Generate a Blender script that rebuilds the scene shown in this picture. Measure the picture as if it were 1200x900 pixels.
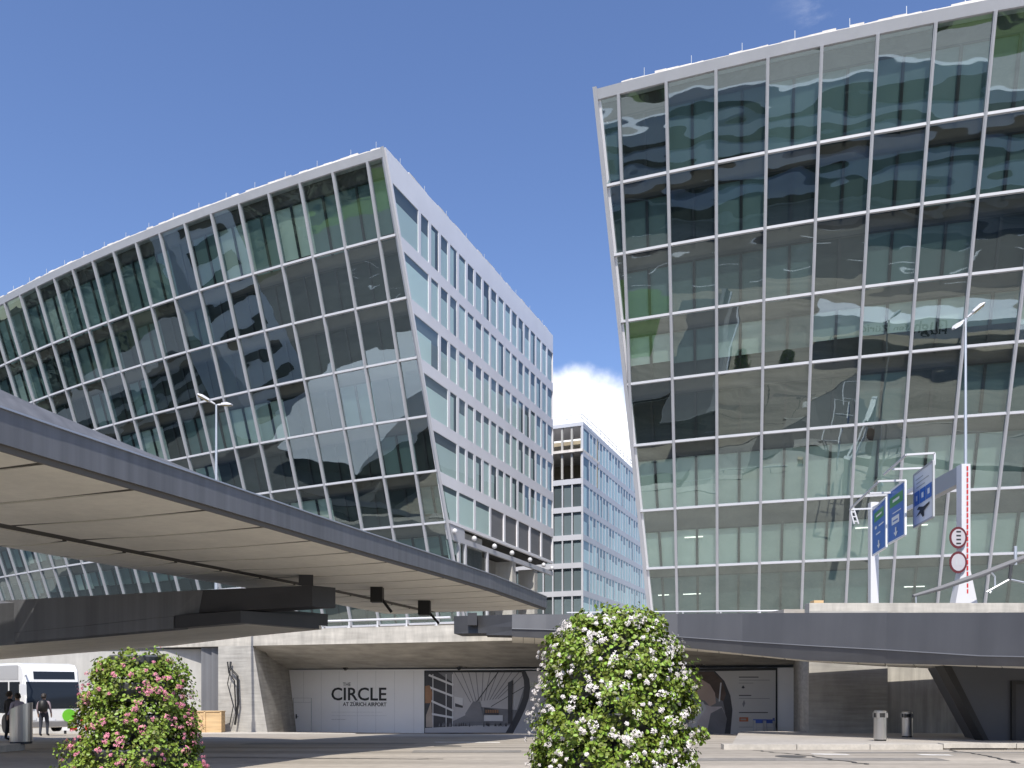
import bpy, math, random
import numpy as np
from mathutils import Vector
random.seed(7)
R = math.radians
for o in list(bpy.data.objects):
    bpy.data.objects.remove(o)
scene = bpy.context.scene
COL = scene.collection

# ------------------------------------------------------------------ camera
cam_d = bpy.data.cameras.new('camera')
cam = bpy.data.objects.new('camera', cam_d)
COL.objects.link(cam)
cam_d.sensor_width = 36.0
cam_d.lens = 30.0
cam_d.shift_y = 355.0 / 1200.0
cam_d.clip_start = 0.1
cam_d.clip_end = 5000
cam.location = (0, 0, 0)
cam.rotation_euler = (R(90), 0, 0)
scene.camera = cam
# ------------------------------------------------------------------ world
SUN_EL, SUN_AZ = 52.0, 186.0
world = bpy.data.worlds.new('World')
scene.world = world
world.use_nodes = True
wn, wl = world.node_tree.nodes, world.node_tree.links
wn.clear()
out = wn.new('ShaderNodeOutputWorld')
bg = wn.new('ShaderNodeBackground')
sky = wn.new('ShaderNodeTexSky')
sky.sky_type = 'NISHITA'
sky.sun_disc = False
sky.sun_elevation = R(SUN_EL)
sky.sun_rotation = R(SUN_AZ)
sky.air_density = 1.0
sky.dust_density = 0.6
sky.ozone_density = 3.0
bg.inputs['Strength'].default_value = 0.138
tc = wn.new('ShaderNodeTexCoord')


def wmath(op, a, b=None, c=None):
    m = wn.new('ShaderNodeMath')
    m.operation = op
    for i, v in enumerate((a, b, c)):
        if v is None:
            continue
        if isinstance(v, (int, float)):
            m.inputs[i].default_value = v
        else:
            wl.new(v, m.inputs[i])
    return m.outputs[0]


sep = wn.new('ShaderNodeSeparateXYZ')
wl.new(tc.outputs['Generated'], sep.inputs[0])
# cumulus bank low over the northern horizon plus thin cirrus high up
nz = wn.new('ShaderNodeTexNoise')
nz.inputs['Scale'].default_value = 7.0
nz.inputs['Detail'].default_value = 8
nz.inputs['Roughness'].default_value = 0.58
wl.new(tc.outputs['Generated'], nz.inputs['Vector'])


def cloud_blob(dx, dy, dz, rad, soft, rough):
    v = Vector((dx, dy, dz)).normalized()
    d = wn.new('ShaderNodeVectorMath')
    d.operation = 'DISTANCE'
    wl.new(tc.outputs['Generated'], d.inputs[0])
    d.inputs[1].default_value = v
    r_ = wmath('ADD', d.outputs['Value'], wmath('MULTIPLY', wmath('SUBTRACT', nz.outputs['Fac'], 0.5), rough))
    mr = wn.new('ShaderNodeMapRange')
    mr.interpolation_type = 'SMOOTHSTEP'
    mr.inputs['From Min'].default_value = rad
    mr.inputs['From Max'].default_value = rad - soft
    wl.new(r_, mr.inputs['Value'])
    return mr.outputs[0]


c1 = cloud_blob(0.085, 1, 0.285, 0.088, 0.035, 0.12)
c2 = cloud_blob(0.145, 1, 0.235, 0.10, 0.035, 0.12)
c3 = cloud_blob(0.02, 1, 0.20, 0.08, 0.035, 0.10)
cum = wmath('MAXIMUM', wmath('MAXIMUM', c1, c2), c3)
mp = wn.new('ShaderNodeMapping')
mp.inputs['Scale'].default_value = (5.0, 5.0, 14.0)
mp.inputs['Rotation'].default_value = (0.3, 0.2, 0.4)
wl.new(tc.outputs['Generated'], mp.inputs['Vector'])
nz2 = wn.new('ShaderNodeTexNoise')
nz2.inputs['Scale'].default_value = 2.2
nz2.inputs['Detail'].default_value = 7
nz2.inputs['Roughness'].default_value = 0.6
wl.new(mp.outputs[0], nz2.inputs['Vector'])
wis = wn.new('ShaderNodeMapRange')
wis.interpolation_type = 'SMOOTHSTEP'
wis.inputs['From Min'].default_value = 0.50
wis.inputs['From Max'].default_value = 0.78
wl.new(nz2.outputs['Fac'], wis.inputs['Value'])
c4 = cloud_blob(0.50, 1, 0.83, 0.15, 0.12, 0.16)
wisp = wmath('MULTIPLY', wmath('MULTIPLY', wis.outputs[0], c4), 0.55)
# clouds behind the camera's back, only ever met in the glass
nz3 = wn.new('ShaderNodeTexNoise')
nz3.inputs['Scale'].default_value = 3.0
nz3.inputs['Detail'].default_value = 7
wl.new(tc.outputs['Generated'], nz3.inputs['Vector'])
bk = wn.new('ShaderNodeMapRange')
bk.interpolation_type = 'SMOOTHSTEP'
bk.inputs['From Min'].default_value = 0.54
bk.inputs['From Max'].default_value = 0.68
wl.new(nz3.outputs['Fac'], bk.inputs['Value'])
side = wn.new('ShaderNodeMapRange')
side.inputs['From Min'].default_value = 0.35
side.inputs['From Max'].default_value = 0.0
wl.new(sep.outputs['Y'], side.inputs['Value'])
back = wmath('MULTIPLY', bk.outputs[0], side.outputs[0])
mask = wmath('MINIMUM', wmath('ADD', wmath('MAXIMUM', cum, wmath('MULTIPLY', back, 0.8)), wisp), 1.0)
shade = wn.new('ShaderNodeMixRGB')
shade.inputs[1].default_value = (6.4, 6.6, 7.2, 1)
shade.inputs[2].default_value = (9.2, 9.2, 9.3, 1)
wl.new(nz.outputs['Fac'], shade.inputs[0])
hs = wn.new('ShaderNodeHueSaturation')
hs.inputs['Saturation'].default_value = 1.08
hs.inputs['Hue'].default_value = 0.51
hs.inputs['Value'].default_value = 1.02
wl.new(sky.outputs[0], hs.inputs['Color'])
mixw = wn.new('ShaderNodeMixRGB')
wl.new(mask, mixw.inputs[0])
wl.new(hs.outputs[0], mixw.inputs[1])
wl.new(shade.outputs[0], mixw.inputs[2])
wl.new(mixw.outputs[0], bg.inputs['Color'])
wl.new(bg.outputs[0], out.inputs[0])
# ------------------------------------------------------------------ sun
sd = bpy.data.lights.new('sun', 'SUN')
sd.energy = 4.2
sd.angle = R(0.53)
sd.color = (1.0, 0.95, 0.87)
sun = bpy.data.objects.new('sun', sd)
COL.objects.link(sun)
el, az = R(SUN_EL), R(SUN_AZ)
to_sun = Vector((math.sin(az) * math.cos(el), math.cos(az) * math.cos(el), math.sin(el)))
sun.rotation_euler = to_sun.to_track_quat('Z', 'Y').to_euler()
vs = scene.view_settings
vs.view_transform = 'Standard'
vs.look = 'None'
vs.exposure = 0.45
vs.gamma = 1.0
vs.use_curve_mapping = False
scene.cycles.max_bounces = 10
scene.cycles.diffuse_bounces = 6
scene.cycles.glossy_bounces = 3
scene.cycles.transparent_max_bounces = 12


# ------------------------------------------------------------------ helpers
def at(px, py, d):
    """a point of the place: the sight line of the photo's point (px, py) at depth d metres"""
    return Vector(((px - 600) / 1000 * d, d, (805 - py) / 1000 * d))


LOC = {}


class MB:
    def __init__(s):
        s.v, s.f, s.m = [], [], []

    def add(s, pts, faces, mi=0):
        b = len(s.v)
        s.v += [tuple(p) for p in pts]
        for f in faces:
            s.f.append([b + i for i in f])
            s.m.append(mi)

    def quad(s, a, b, c, d, mi=0):
        s.add((a, b, c, d), [(0, 1, 2, 3)], mi)

    def poly(s, pts, mi=0):
        s.add(pts, [tuple(range(len(pts)))], mi)

    def hexa(s, p, mi=0):
        """p: bottom ring of four, top ring of four"""
        s.add(p, [(3, 2, 1, 0), (4, 5, 6, 7), (0, 1, 5, 4), (1, 2, 6, 5), (2, 3, 7, 6), (3, 0, 4, 7)], mi)

    def box(s, x0, y0, z0, x1, y1, z1, mi=0):
        s.hexa([(x0, y0, z0), (x1, y0, z0), (x1, y1, z0), (x0, y1, z0), (x0, y0, z1), (x1, y0, z1), (x1, y1, z1), (x0, y1, z1)], mi)

    def beam(s, p0, p1, a, b, mi=0):
        p0, p1, a, b = Vector(p0), Vector(p1), Vector(a), Vector(b)
        s.hexa([p0 - a - b, p0 + a - b, p0 + a + b, p0 - a + b, p1 - a - b, p1 + a - b, p1 + a + b, p1 - a + b], mi)

    def bar(s, p0, p1, w, h=None, mi=0):
        p0, p1 = Vector(p0), Vector(p1)
        h = w if h is None else h
        d = (p1 - p0).normalized()
        up = Vector((0, 0, 1)) if abs(d.z) < 0.95 else Vector((0, 1, 0))
        a = d.cross(up).normalized()
        b = a.cross(d).normalized()
        s.beam(p0, p1, a * w / 2, b * h / 2, mi)

    def prism(s, ring, dz, mi=0):
        dz = Vector(dz)
        n = len(ring)
        pts = [Vector(p) for p in ring] + [Vector(p) + dz for p in ring]
        fs = [tuple(reversed(range(n))), tuple(range(n, 2 * n))]
        fs += [(i, (i + 1) % n, n + (i + 1) % n, n + i) for i in range(n)]
        s.add(pts, fs, mi)

    def tube(s, path, r, n=8, mi=0, caps=True):
        path = [Vector(p) for p in path]
        rs = r if isinstance(r, (list, tuple)) else [r] * len(path)
        b = len(s.v)
        for i, p in enumerate(path):
            d = (path[min(i + 1, len(path) - 1)] - path[max(i - 1, 0)]).normalized()
            up = Vector((0, 0, 1)) if abs(d.z) < 0.9 else Vector((1, 0, 0))
            a = d.cross(up).normalized()
            c = a.cross(d).normalized()
            for k in range(n):
                t = 2 * math.pi * k / n
                s.v.append(tuple(p + (a * math.cos(t) + c * math.sin(t)) * rs[i]))
        for i in range(len(path) - 1):
            for k in range(n):
                k2 = (k + 1) % n
                s.f.append([b + i * n + k, b + i * n + k2, b + (i + 1) * n + k2, b + (i + 1) * n + k])
                s.m.append(mi)
        if caps:
            s.f.append([b + k for k in reversed(range(n))])
            s.m.append(mi)
            s.f.append([b + (len(path) - 1) * n + k for k in range(n)])
            s.m.append(mi)

    def lathe(s, c, prof, n=24, mi=0):
        c = Vector(c)
        b = len(s.v)
        for r, z in prof:
            for k in range(n):
                t = 2 * math.pi * k / n
                s.v.append((c.x + r * math.cos(t), c.y + r * math.sin(t), c.z + z))
        for i in range(len(prof) - 1):
            for k in range(n):
                k2 = (k + 1) % n
                s.f.append([b + i * n + k, b + i * n + k2, b + (i + 1) * n + k2, b + (i + 1) * n + k])
                s.m.append(mi)
        s.f.append([b + k for k in reversed(range(n))])
        s.m.append(mi)
        s.f.append([b + (len(prof) - 1) * n + k for k in range(n)])
        s.m.append(mi)

    def build(s, name, mats, parent=None, smooth=False, fixn=True):
        if not isinstance(mats, (list, tuple)):
            mats = [mats]
        org = Vector((0, 0, 0))
        if parent is not None:
            org = LOC.get(parent.name, org)
        me = bpy.data.meshes.new(name)
        v = np.array(s.v, dtype=float) - np.array(org)[None, :]
        me.from_pydata(v.tolist(), [], s.f)
        for m in mats:
            me.materials.append(m)
        if len(mats) > 1:
            me.polygons.foreach_set('material_index', s.m)
        if smooth:
            me.polygons.foreach_set('use_smooth', [True] * len(s.f))
        if fixn:
            import bmesh
            bm = bmesh.new()
            bm.from_mesh(me)
            bmesh.ops.recalc_face_normals(bm, faces=bm.faces)
            bm.to_mesh(me)
            bm.free()
        me.update()
        o = bpy.data.objects.new(name, me)
        COL.objects.link(o)
        if parent is not None:
            o.parent = parent
            LOC[o.name] = org
        return o


def tag(o, label=None, cat=None, group=None, kind=None):
    if label:
        o['label'] = label
    if cat:
        o['category'] = cat
    if group:
        o['group'] = group
    if kind:
        o['kind'] = kind
    return o


def thing(name, label, cat, loc=(0, 0, 0), group=None):
    o = bpy.data.objects.new(name, None)
    COL.objects.link(o)
    o.location = loc
    o.empty_display_size = 0.3
    LOC[o.name] = Vector(loc)
    return tag(o, label, cat, group)


def copy_tree(o, parent=None):
    c = o.copy()
    COL.objects.link(c)
    if parent is not None:
        c.parent = parent
    for ch in list(o.children):
        copy_tree(ch, c)
    return c


def place(root, loc, rz=0.0):
    root.location = loc
    root.rotation_euler = (0, 0, rz)
    return root


# ------------------------------------------------------------------ materials
def lin(c):
    return tuple(((x / 255) / 12.92 if x / 255 <= 0.04045 else ((x / 255 + 0.055) / 1.055) ** 2.4) for x in c)


def mat(name, col, rough=0.6, metal=0.0, var=0.0, scale=(1, 1, 1), detail=5, var2=0.0, scale2=(1, 1, 1),
        bump=0.0, spec=0.5, island=0.0, emit=None, estr=0.0, col2=None):
    m = bpy.data.materials.new(name)
    m.use_nodes = True
    n, l = m.node_tree.nodes, m.node_tree.links
    p = n['Principled BSDF']
    p.inputs['Roughness'].default_value = rough
    p.inputs['Metallic'].default_value = metal
    p.inputs['Specular IOR Level'].default_value = spec
    p.inputs['Base Color'].default_value = (*col, 1)
    if emit:
        p.inputs['Emission Color'].default_value = (*emit, 1)
        p.inputs['Emission Strength'].default_value = estr
    cur = None

    def layer(sc, amt, cur, c2=None):
        t = n.new('ShaderNodeTexCoord')
        mp_ = n.new('ShaderNodeMapping')
        mp_.inputs['Scale'].default_value = sc
        l.new(t.outputs['Object'], mp_.inputs['Vector'])
        nz_ = n.new('ShaderNodeTexNoise')
        nz_.inputs['Scale'].default_value = 1.0
        nz_.inputs['Detail'].default_value = detail
        nz_.inputs['Roughness'].default_value = 0.6
        l.new(mp_.outputs[0], nz_.inputs['Vector'])
        r_ = n.new('ShaderNodeMapRange')
        r_.inputs['From Min'].default_value = 0.28
        r_.inputs['From Max'].default_value = 0.72
        r_.inputs['To Min'].default_value = 1 - amt
        r_.inputs['To Max'].default_value = 1 + amt
        l.new(nz_.outputs['Fac'], r_.inputs['Value'])
        mx = n.new('ShaderNodeMixRGB')
        mx.blend_type = 'MULTIPLY'
        mx.inputs[0].default_value = 1.0
        if cur is None:
            mx.inputs[1].default_value = (*col, 1)
        else:
            l.new(cur, mx.inputs[1])
        l.new(r_.outputs[0], mx.inputs[2])
        return mx.outputs[0], nz_.outputs['Fac']
    h = None
    if var > 0:
        cur, h = layer(scale, var, cur)
    if var2 > 0:
        cur, h2 = layer(scale2, var2, cur)
        h = h2
    if island > 0:
        g = n.new('ShaderNodeNewGeometry')
        hs_ = n.new('ShaderNodeHueSaturation')
        r_ = n.new('ShaderNodeMapRange')
        r_.inputs['To Min'].default_value = 1 - island
        r_.inputs['To Max'].default_value = 1 + island
        l.new(g.outputs['Random Per Island'], r_.inputs['Value'])
        l.new(r_.outputs[0], hs_.inputs['Value'])
        r2 = n.new('ShaderNodeMapRange')
        r2.inputs['To Min'].default_value = 0.5 - island * 0.06
        r2.inputs['To Max'].default_value = 0.5 + island * 0.03
        l.new(g.outputs['Random Per Island'], r2.inputs['Value'])
        l.new(r2.outputs[0], hs_.inputs['Hue'])
        if cur is None:
            hs_.inputs['Color'].default_value = (*col, 1)
        else:
            l.new(cur, hs_.inputs['Color'])
        cur = hs_.outputs[0]
    if cur is not None:
        l.new(cur, p.inputs['Base Color'])
    if bump > 0 and h is not None:
        b = n.new('ShaderNodeBump')
        b.inputs['Strength'].default_value = 1.0
        b.inputs['Distance'].default_value = bump
        l.new(h, b.inputs['Height'])
        l.new(b.outputs[0], p.inputs['Normal'])
    return m


def glass_mat(name, base, tint, gloss, wave, wscale, dist=1.0):
    m = bpy.data.materials.new(name)
    m.use_nodes = True
    n, l = m.node_tree.nodes, m.node_tree.links
    n.clear()
    o = n.new('ShaderNodeOutputMaterial')
    mx = n.new('ShaderNodeMixShader')
    tr = n.new('ShaderNodeBsdfTransparent')
    tr.inputs[0].default_value = (*tint, 1)
    gl = n.new('ShaderNodeBsdfGlossy')
    gl.inputs['Color'].default_value = (*gloss, 1)
    gl.inputs['Roughness'].default_value = 0.012
    # Schlick reflectance, the same from both sides of the thin pane
    ge = n.new('ShaderNodeNewGeometry')
    dt = n.new('ShaderNodeVectorMath')
    dt.operation = 'DOT_PRODUCT'
    l.new(ge.outputs['Normal'], dt.inputs[0])
    l.new(ge.outputs['Incoming'], dt.inputs[1])

    def mth(op, a, b_=None):
        q = n.new('ShaderNodeMath')
        q.operation = op
        for i_, v_ in enumerate((a, b_)):
            if v_ is None:
                continue
            if isinstance(v_, (int, float)):
                q.inputs[i_].default_value = v_
            else:
                l.new(v_, q.inputs[i_])
        return q
    fr = mth('MULTIPLY_ADD', mth('POWER', mth('SUBTRACT', 1.0, mth('ABSOLUTE', dt.outputs['Value']).outputs[0]).outputs[0], 5.0).outputs[0], 0.92)
    fr.inputs[2].default_value = 0.06
    ad = n.new('ShaderNodeMath')
    ad.operation = 'ADD'
    ad.use_clamp = True
    l.new(fr.outputs[0], ad.inputs[0])
    ad.inputs[1].default_value = base
    l.new(ad.outputs[0], mx.inputs[0])
    l.new(tr.outputs[0], mx.inputs[1])
    l.new(gl.outputs[0], mx.inputs[2])
    t = n.new('ShaderNodeTexCoord')
    oi = n.new('ShaderNodeObjectInfo')
    ml = n.new('ShaderNodeMath')
    ml.operation = 'MULTIPLY'
    ml.inputs[1].default_value = 40
    l.new(oi.outputs['Random'], ml.inputs[0])
    va = n.new('ShaderNodeVectorMath')
    l.new(t.outputs['Object'], va.inputs[0])
    l.new(ml.outputs[0], va.inputs[1])
    nz_ = n.new('ShaderNodeTexNoise')
    ms = n.new('ShaderNodeVectorMath')
    ms.operation = 'MULTIPLY'
    ms.inputs[1].default_value = (0.7, 0.7, 1.25)
    l.new(va.outputs[0], ms.inputs[0])
    nz_.inputs['Scale'].default_value = wscale
    nz_.inputs['Detail'].default_value = 1.5
    nz_.inputs['Roughness'].default_value = 0.35
    l.new(ms.outputs[0], nz_.inputs['Vector'])
    b = n.new('ShaderNodeBump')
    b.inputs['Strength'].default_value = 1.0
    b.inputs['Distance'].default_value = wave
    l.new(nz_.outputs['Fac'], b.inputs['Height'])
    # every pane sits a touch out of line with its neighbours
    wn_ = n.new('ShaderNodeTexWhiteNoise')
    wn_.noise_dimensions = '1D'
    l.new(oi.outputs['Random'], wn_.inputs['W'])
    sb = n.new('ShaderNodeVectorMath')
    sb.operation = 'SUBTRACT'
    l.new(wn_.outputs['Color'], sb.inputs[0])
    sb.inputs[1].default_value = (.5, .5, .5)
    sc_ = n.new('ShaderNodeVectorMath')
    sc_.operation = 'SCALE'
    l.new(sb.outputs[0], sc_.inputs[0])
    sc_.inputs['Scale'].default_value = 0.022
    a2 = n.new('ShaderNodeVectorMath')
    l.new(b.outputs[0], a2.inputs[0])
    l.new(sc_.outputs[0], a2.inputs[1])
    nm = n.new('ShaderNodeVectorMath')
    nm.operation = 'NORMALIZE'
    l.new(a2.outputs[0], nm.inputs[0])
    l.new(nm.outputs[0], gl.inputs['Normal'])
    l.new(mx.outputs[0], o.inputs[0])
    return m


def rand_mat(name, col, var, rough=0.7, stripes=None):
    """base colour varies from object to object"""
    m = mat(name, col, rough)
    n, l = m.node_tree.nodes, m.node_tree.links
    oi = n.new('ShaderNodeObjectInfo')
    r_ = n.new('ShaderNodeMapRange')
    r_.inputs['To Min'].default_value = 1 - var
    r_.inputs['To Max'].default_value = 1 + var
    l.new(oi.outputs['Random'], r_.inputs['Value'])
    hs_ = n.new('ShaderNodeHueSaturation')
    hs_.inputs['Color'].default_value = (*col, 1)
    l.new(r_.outputs[0], hs_.inputs['Value'])
    l.new(hs_.outputs[0], n['Principled BSDF'].inputs['Base Color'])
    return m


M = {}
M['asphalt'] = mat('pale_asphalt', (0.31, 0.275, 0.228), 0.85, var=0.30, scale=(0.07, 0.8, 1), var2=0.16, scale2=(3, 5, 5), detail=9)
M['asphalt_dark'] = mat('dark_asphalt', (0.09, 0.09, 0.092), 0.8, var=0.2, scale=(0.2, 0.2, 0.2), var2=0.1, scale2=(8, 8, 8))
M['pave'] = mat('paving', (0.36, 0.33, 0.29), 0.85, var=0.15, scale=(0.5, 0.5, 0.5), var2=0.12, scale2=(5, 5, 5))
M['kerb'] = mat('kerb_stone', (0.45, 0.42, 0.37), 0.8, var=0.15, scale=(1, 1, 1), var2=0.12, scale2=(9, 9, 9))
M['conc'] = mat('board_concrete', (0.36, 0.345, 0.315), 0.85, var=0.22, scale=(0.5, 0.5, 7), var2=0.22, scale2=(0.9, 0.9, 0.5), detail=8, bump=0.01)
M['conc_v'] = mat('vertical_board_concrete', (0.36, 0.34, 0.30), 0.85, var=0.26, scale=(5, 5, 0.3), var2=0.2, scale2=(0.9, 0.9, 0.7), detail=8, bump=0.01)
M['conc_beam'] = mat('stained_concrete', (0.43, 0.405, 0.36), 0.85, var=0.22, scale=(2.5, 2.5, 0.5), var2=0.18, scale2=(0.4, 0.4, 3), detail=8)
M['conc_lite'] = mat('pale_concrete', (0.40, 0.39, 0.365), 0.85, var=0.14, scale=(1.6, 1.6, 0.25), var2=0.12, scale2=(0.5, 0.5, 0.5), detail=8)
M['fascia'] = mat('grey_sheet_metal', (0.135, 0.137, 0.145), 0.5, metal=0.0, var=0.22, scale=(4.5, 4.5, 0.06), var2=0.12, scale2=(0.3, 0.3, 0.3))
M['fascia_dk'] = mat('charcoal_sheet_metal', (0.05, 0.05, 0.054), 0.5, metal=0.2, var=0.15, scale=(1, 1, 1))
M['fascia_lip'] = mat('pale_metal_edge', (0.42, 0.43, 0.46), 0.4, metal=0.5)
M['soffit'] = mat('beige_soffit', (0.77, 0.74, 0.655), 0.75, var=0.10, scale=(0.6, 0.6, 0.6), var2=0.05, scale2=(6, 6, 6))
M['dark'] = mat('near_black', (0.018, 0.018, 0.018), 0.6)
M['black'] = mat('black_plastic', (0.01, 0.01, 0.01), 0.5)
M['white'] = mat('white_aluminium', (0.43, 0.43, 0.455), 0.45, var=0.05, scale=(0.8, 0.8, 0.8))
M['band'] = mat('white_cladding', (0.72, 0.71, 0.735), 0.5, var=0.05, scale=(0.25, 0.25, 0.25))
M['membrane'] = mat('roof_membrane', (0.64, 0.60, 0.56), 0.8, var=0.25, scale=(1.2, 1.2, 1.2))
M['post'] = mat('galvanised_steel', (0.5, 0.52, 0.55), 0.45, metal=0.6)
M['wpost'] = mat('white_painted_steel', (0.58, 0.58, 0.60), 0.4)
M['core'] = mat('dark_interior', (0.05, 0.05, 0.048), 0.8)
M['roof'] = mat('roof_gravel', (0.35, 0.34, 0.32), 0.9, var=0.2, scale=(3, 3, 3))
M['spandrel'] = rand_mat('brown_spandrel', (0.085, 0.068, 0.060), 0.25)
M['blind'] = rand_mat('teal_blind', (0.105, 0.155, 0.155), 0.4)
M['room_refl_dark'] = rand_mat('dark_room_reflection_tone', (0.016, 0.022, 0.022), 0.5)  # dark rooms, and dark mirrored bands put into the colour
M['blind_refl_pale'] = rand_mat('pale_blind_reflection_tone', (0.40, 0.46, 0.42), 0.16)  # painted reflection: pale mirrored bands given as a blind colour
WM = [M['spandrel'], M['blind'], M['inner_mull'] if 'inner_mull' in M else None, M['room_refl_dark'], M['blind_refl_pale']]
M['inner_mull'] = mat('inner_mullion', (0.016, 0.016, 0.018), 0.5)
WM[2] = M['inner_mull']
M['glass'] = glass_mat('wavy_mirror_glass', 0.17, (0.80, 0.89, 0.87), (0.78, 0.92, 0.93), 0.024, 0.38)
M['glass_end'] = glass_mat('end_wall_glass', 0.04, (0.95, 0.99, 0.98), (0.66, 0.68, 0.68), 0.006, 0.5)
M['win_blind'] = rand_mat('pale_blind', (0.66, 0.77, 0.73), 0.16)
M['win_dark'] = rand_mat('dark_window_and_head_shade', (0.14, 0.17, 0.19), 0.5)  # dark window backing; on narrow windows a painted shadow under the head
M['panel_grey'] = mat('grey_louvre_panel', (0.16, 0.16, 0.165), 0.6, var=0.08, scale=(0.3, 0.3, 14))
M['lamp'] = mat('lamp_diffuser', (0.9, 0.9, 0.86), 0.4, emit=(1, 0.95, 0.85), estr=1.2)
M['hoard'] = mat('white_hoarding', (0.86, 0.86, 0.86), 0.6, var=0.03, scale=(0.4, 0.4, 0.4))
M['ink'] = mat('black_print', (0.025, 0.027, 0.03), 0.6)
M['ink_grey'] = mat('grey_print', (0.42, 0.43, 0.44), 0.6)
M['steel'] = mat('brushed_steel', (0.62, 0.61, 0.59), 0.28, metal=0.95, var=0.08, scale=(9, 9, 0.6))
M['timber'] = mat('timber_formwork', (0.52, 0.36, 0.19), 0.7, var=0.2, scale=(0.6, 0.6, 7))
M['red'] = mat('red_paint', (0.5, 0.03, 0.03), 0.5)
M['sign_blue'] = mat('sign_blue', (0.015, 0.13, 0.50), 0.4)
M['sign_green'] = mat('sign_green', (0.02, 0.25, 0.08), 0.4)
M['sign_white'] = mat('sign_white', (0.78, 0.79, 0.82), 0.4)
M['bus_white'] = mat('bus_white_paint', (0.78, 0.78, 0.77), 0.25)
M['bus_grey'] = mat('bus_grey_panel', (0.42, 0.42, 0.42), 0.4)
M['bus_glass'] = mat('bus_window_glass', (0.02, 0.024, 0.03), 0.06, spec=0.35)
M['bus_green'] = mat('bus_green_disc', (0.16, 0.55, 0.03), 0.4)
M['rubber'] = mat('rubber', (0.02, 0.02, 0.02), 0.8)


# ------------------------------------------------------------------ ground
def gz(y):
    return float(np.interp(y, [20, 40, 50, 62], [-1.6, -2.2, -2.95, -3.25]))


mb = MB()
ys = [-1500, -300, -100, 0, 14, 20, 24, 28, 32, 36, 40, 43, 46, 50, 54, 58, 62, 80, 200, 600, 2000]
xs = [-2000, -300, -80, -48, -40, -20, 0, 20, 40, 80, 300, 2000]
for i in range(len(ys) - 1):
    for j in range(len(xs) - 1):
        y0, y1, x0, x1 = ys[i], ys[i + 1], xs[j], xs[j + 1]
        mb.quad((x0, y0, gz(y0)), (x1, y0, gz(y0)), (x1, y1, gz(y1)), (x0, y1, gz(y1)), 0 if (-48 <= x0 and x1 <= 80 and -100 <= y0 and y1 <= 80) else 1)
tag(mb.build('ground', [M['asphalt'], M['asphalt_dark']]), kind='structure')


def sheet(name, ring, off, m, kind='structure'):
    """a flat sheet that follows the fall of the ground"""
    b = MB()
    ring = [Vector((p[0], p[1], 0)) for p in ring]
    b.prism([(p.x, p.y, gz(p.y) - 0.3) for p in ring], (0, 0, 0.3 + off))
    return tag(b.build(name, m), kind=kind)


# pavement on the right in front of the board marked walls, and along the hoarding
KR = [(6.0, 23.2), (10.6, 23.3), (14.0, 23.5), (40, 24.5)]
mb = MB()
ysl = [23.3, 28, 32, 36, 40.5]
for i in range(len(ysl) - 1):
    y0, y1 = ysl[i], ysl[i + 1]
    xa0, xa1 = 6.0 + (y0 - 23.3) * 0.28, 6.0 + (y1 - 23.3) * 0.28
    mb.hexa([(xa0, y0, gz(y0) - 0.3), (45, y0, gz(y0) - 0.3), (45, y1, gz(y1) - 0.3), (xa1, y1, gz(y1) - 0.3),
             (xa0, y0, gz(y0) + 0.13), (45, y0, gz(y0) + 0.13), (45, y1, gz(y1) + 0.13), (xa1, y1, gz(y1) + 0.13)])
tag(mb.build('pavement', M['pave']), kind='structure')
mb = MB()
kz = gz(23.2)
x = 5.7
while x < 44:
    w = 1.95
    if x > 10.3:     # the raised platform edge with its drainage slots
        mb.box(x, 22.95, kz + 0.05, x + w, 23.28, kz + 0.17)
        for q in (0.02, 1.75):
            mb.box(x + q, 23.0, kz - 0.1, x + q + 0.18, 23.25, kz + 0.05)
    else:
        mb.box(x, 22.95, kz - 0.1, x + w, 23.28, kz + 0.15)
    x += w + 0.02
tag(mb.build('kerb', M['kerb']), kind='structure')
mb = MB()
mb.box(10.3, 23.12, kz - 0.1, 45, 23.2, kz + 0.049)
tag(mb.build('kerb_recess', M['dark']), kind='structure')
# traffic island on the left under the litter bin
mb = MB()
mb.prism([(-30, 19.6, -1.7), (-13.6, 19.9, -1.7), (-12.75, 20.6, -1.7), (-12.9, 22.6, -1.7), (-30, 27, -1.9)], (0, 0, 0.22))
tag(mb.build('traffic_island', M['kerb']), kind='structure')
# low plinth in front of the pier
mb = MB()
mb.prism([(-19.5, 50.2, -3.2), (-9.5, 51.6, -3.25), (-9.7, 53.2, -3.3), (-20.5, 56.0, -3.3), (-25, 56, -3.3), (-24, 51, -3.2)], (0, 0, 0.42))
tag(mb.build('plinth', M['kerb']), kind='structure')
# a few painted and worn marks on the carriageway
mb = MB()
for (x0, x1, y) in ((7.2, 8.0, 20.3), (9.6, 10.3, 20.0), (-2.6, -0.4, 28.5)):
    mb.quad((x0, y, gz(y) + 0.004), (x1, y - 0.15, gz(y) + 0.004), (x1, y + 0.15, gz(y) + 0.004), (x0, y + 0.3, gz(y) + 0.004))
tag(mb.build('road_marking', mat('worn_road_paint', (0.6, 0.58, 0.54), 0.8, var=0.3, scale=(3, 3, 3))), kind='structure')
rnp = random.Random(31)
mb = MB()
for (x0, y0, x1, y1) in ((-8.5, 26.6, -3.1, 28.1), (1.9, 30.5, 5.4, 32.4), (3.2, 18.4, 9.5, 19.2), (-2.5, 21.2, .2, 22.6), (8.2, 20.9, 13.4, 21.6)):
    mb.quad((x0, y0, gz(y0) + .004), (x1, y0 + .1, gz(y0 + .1) + .004), (x1 + .05, y1, gz(y1) + .004), (x0 - .1, y1, gz(y1) + .004))
tag(mb.build('road_patch', mat('patched_asphalt', (.20, .185, .165), .85, var=.2, scale=(1, 1, 1), var2=.15, scale2=(8, 8, 8))), kind='structure')
mb = MB()
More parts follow.
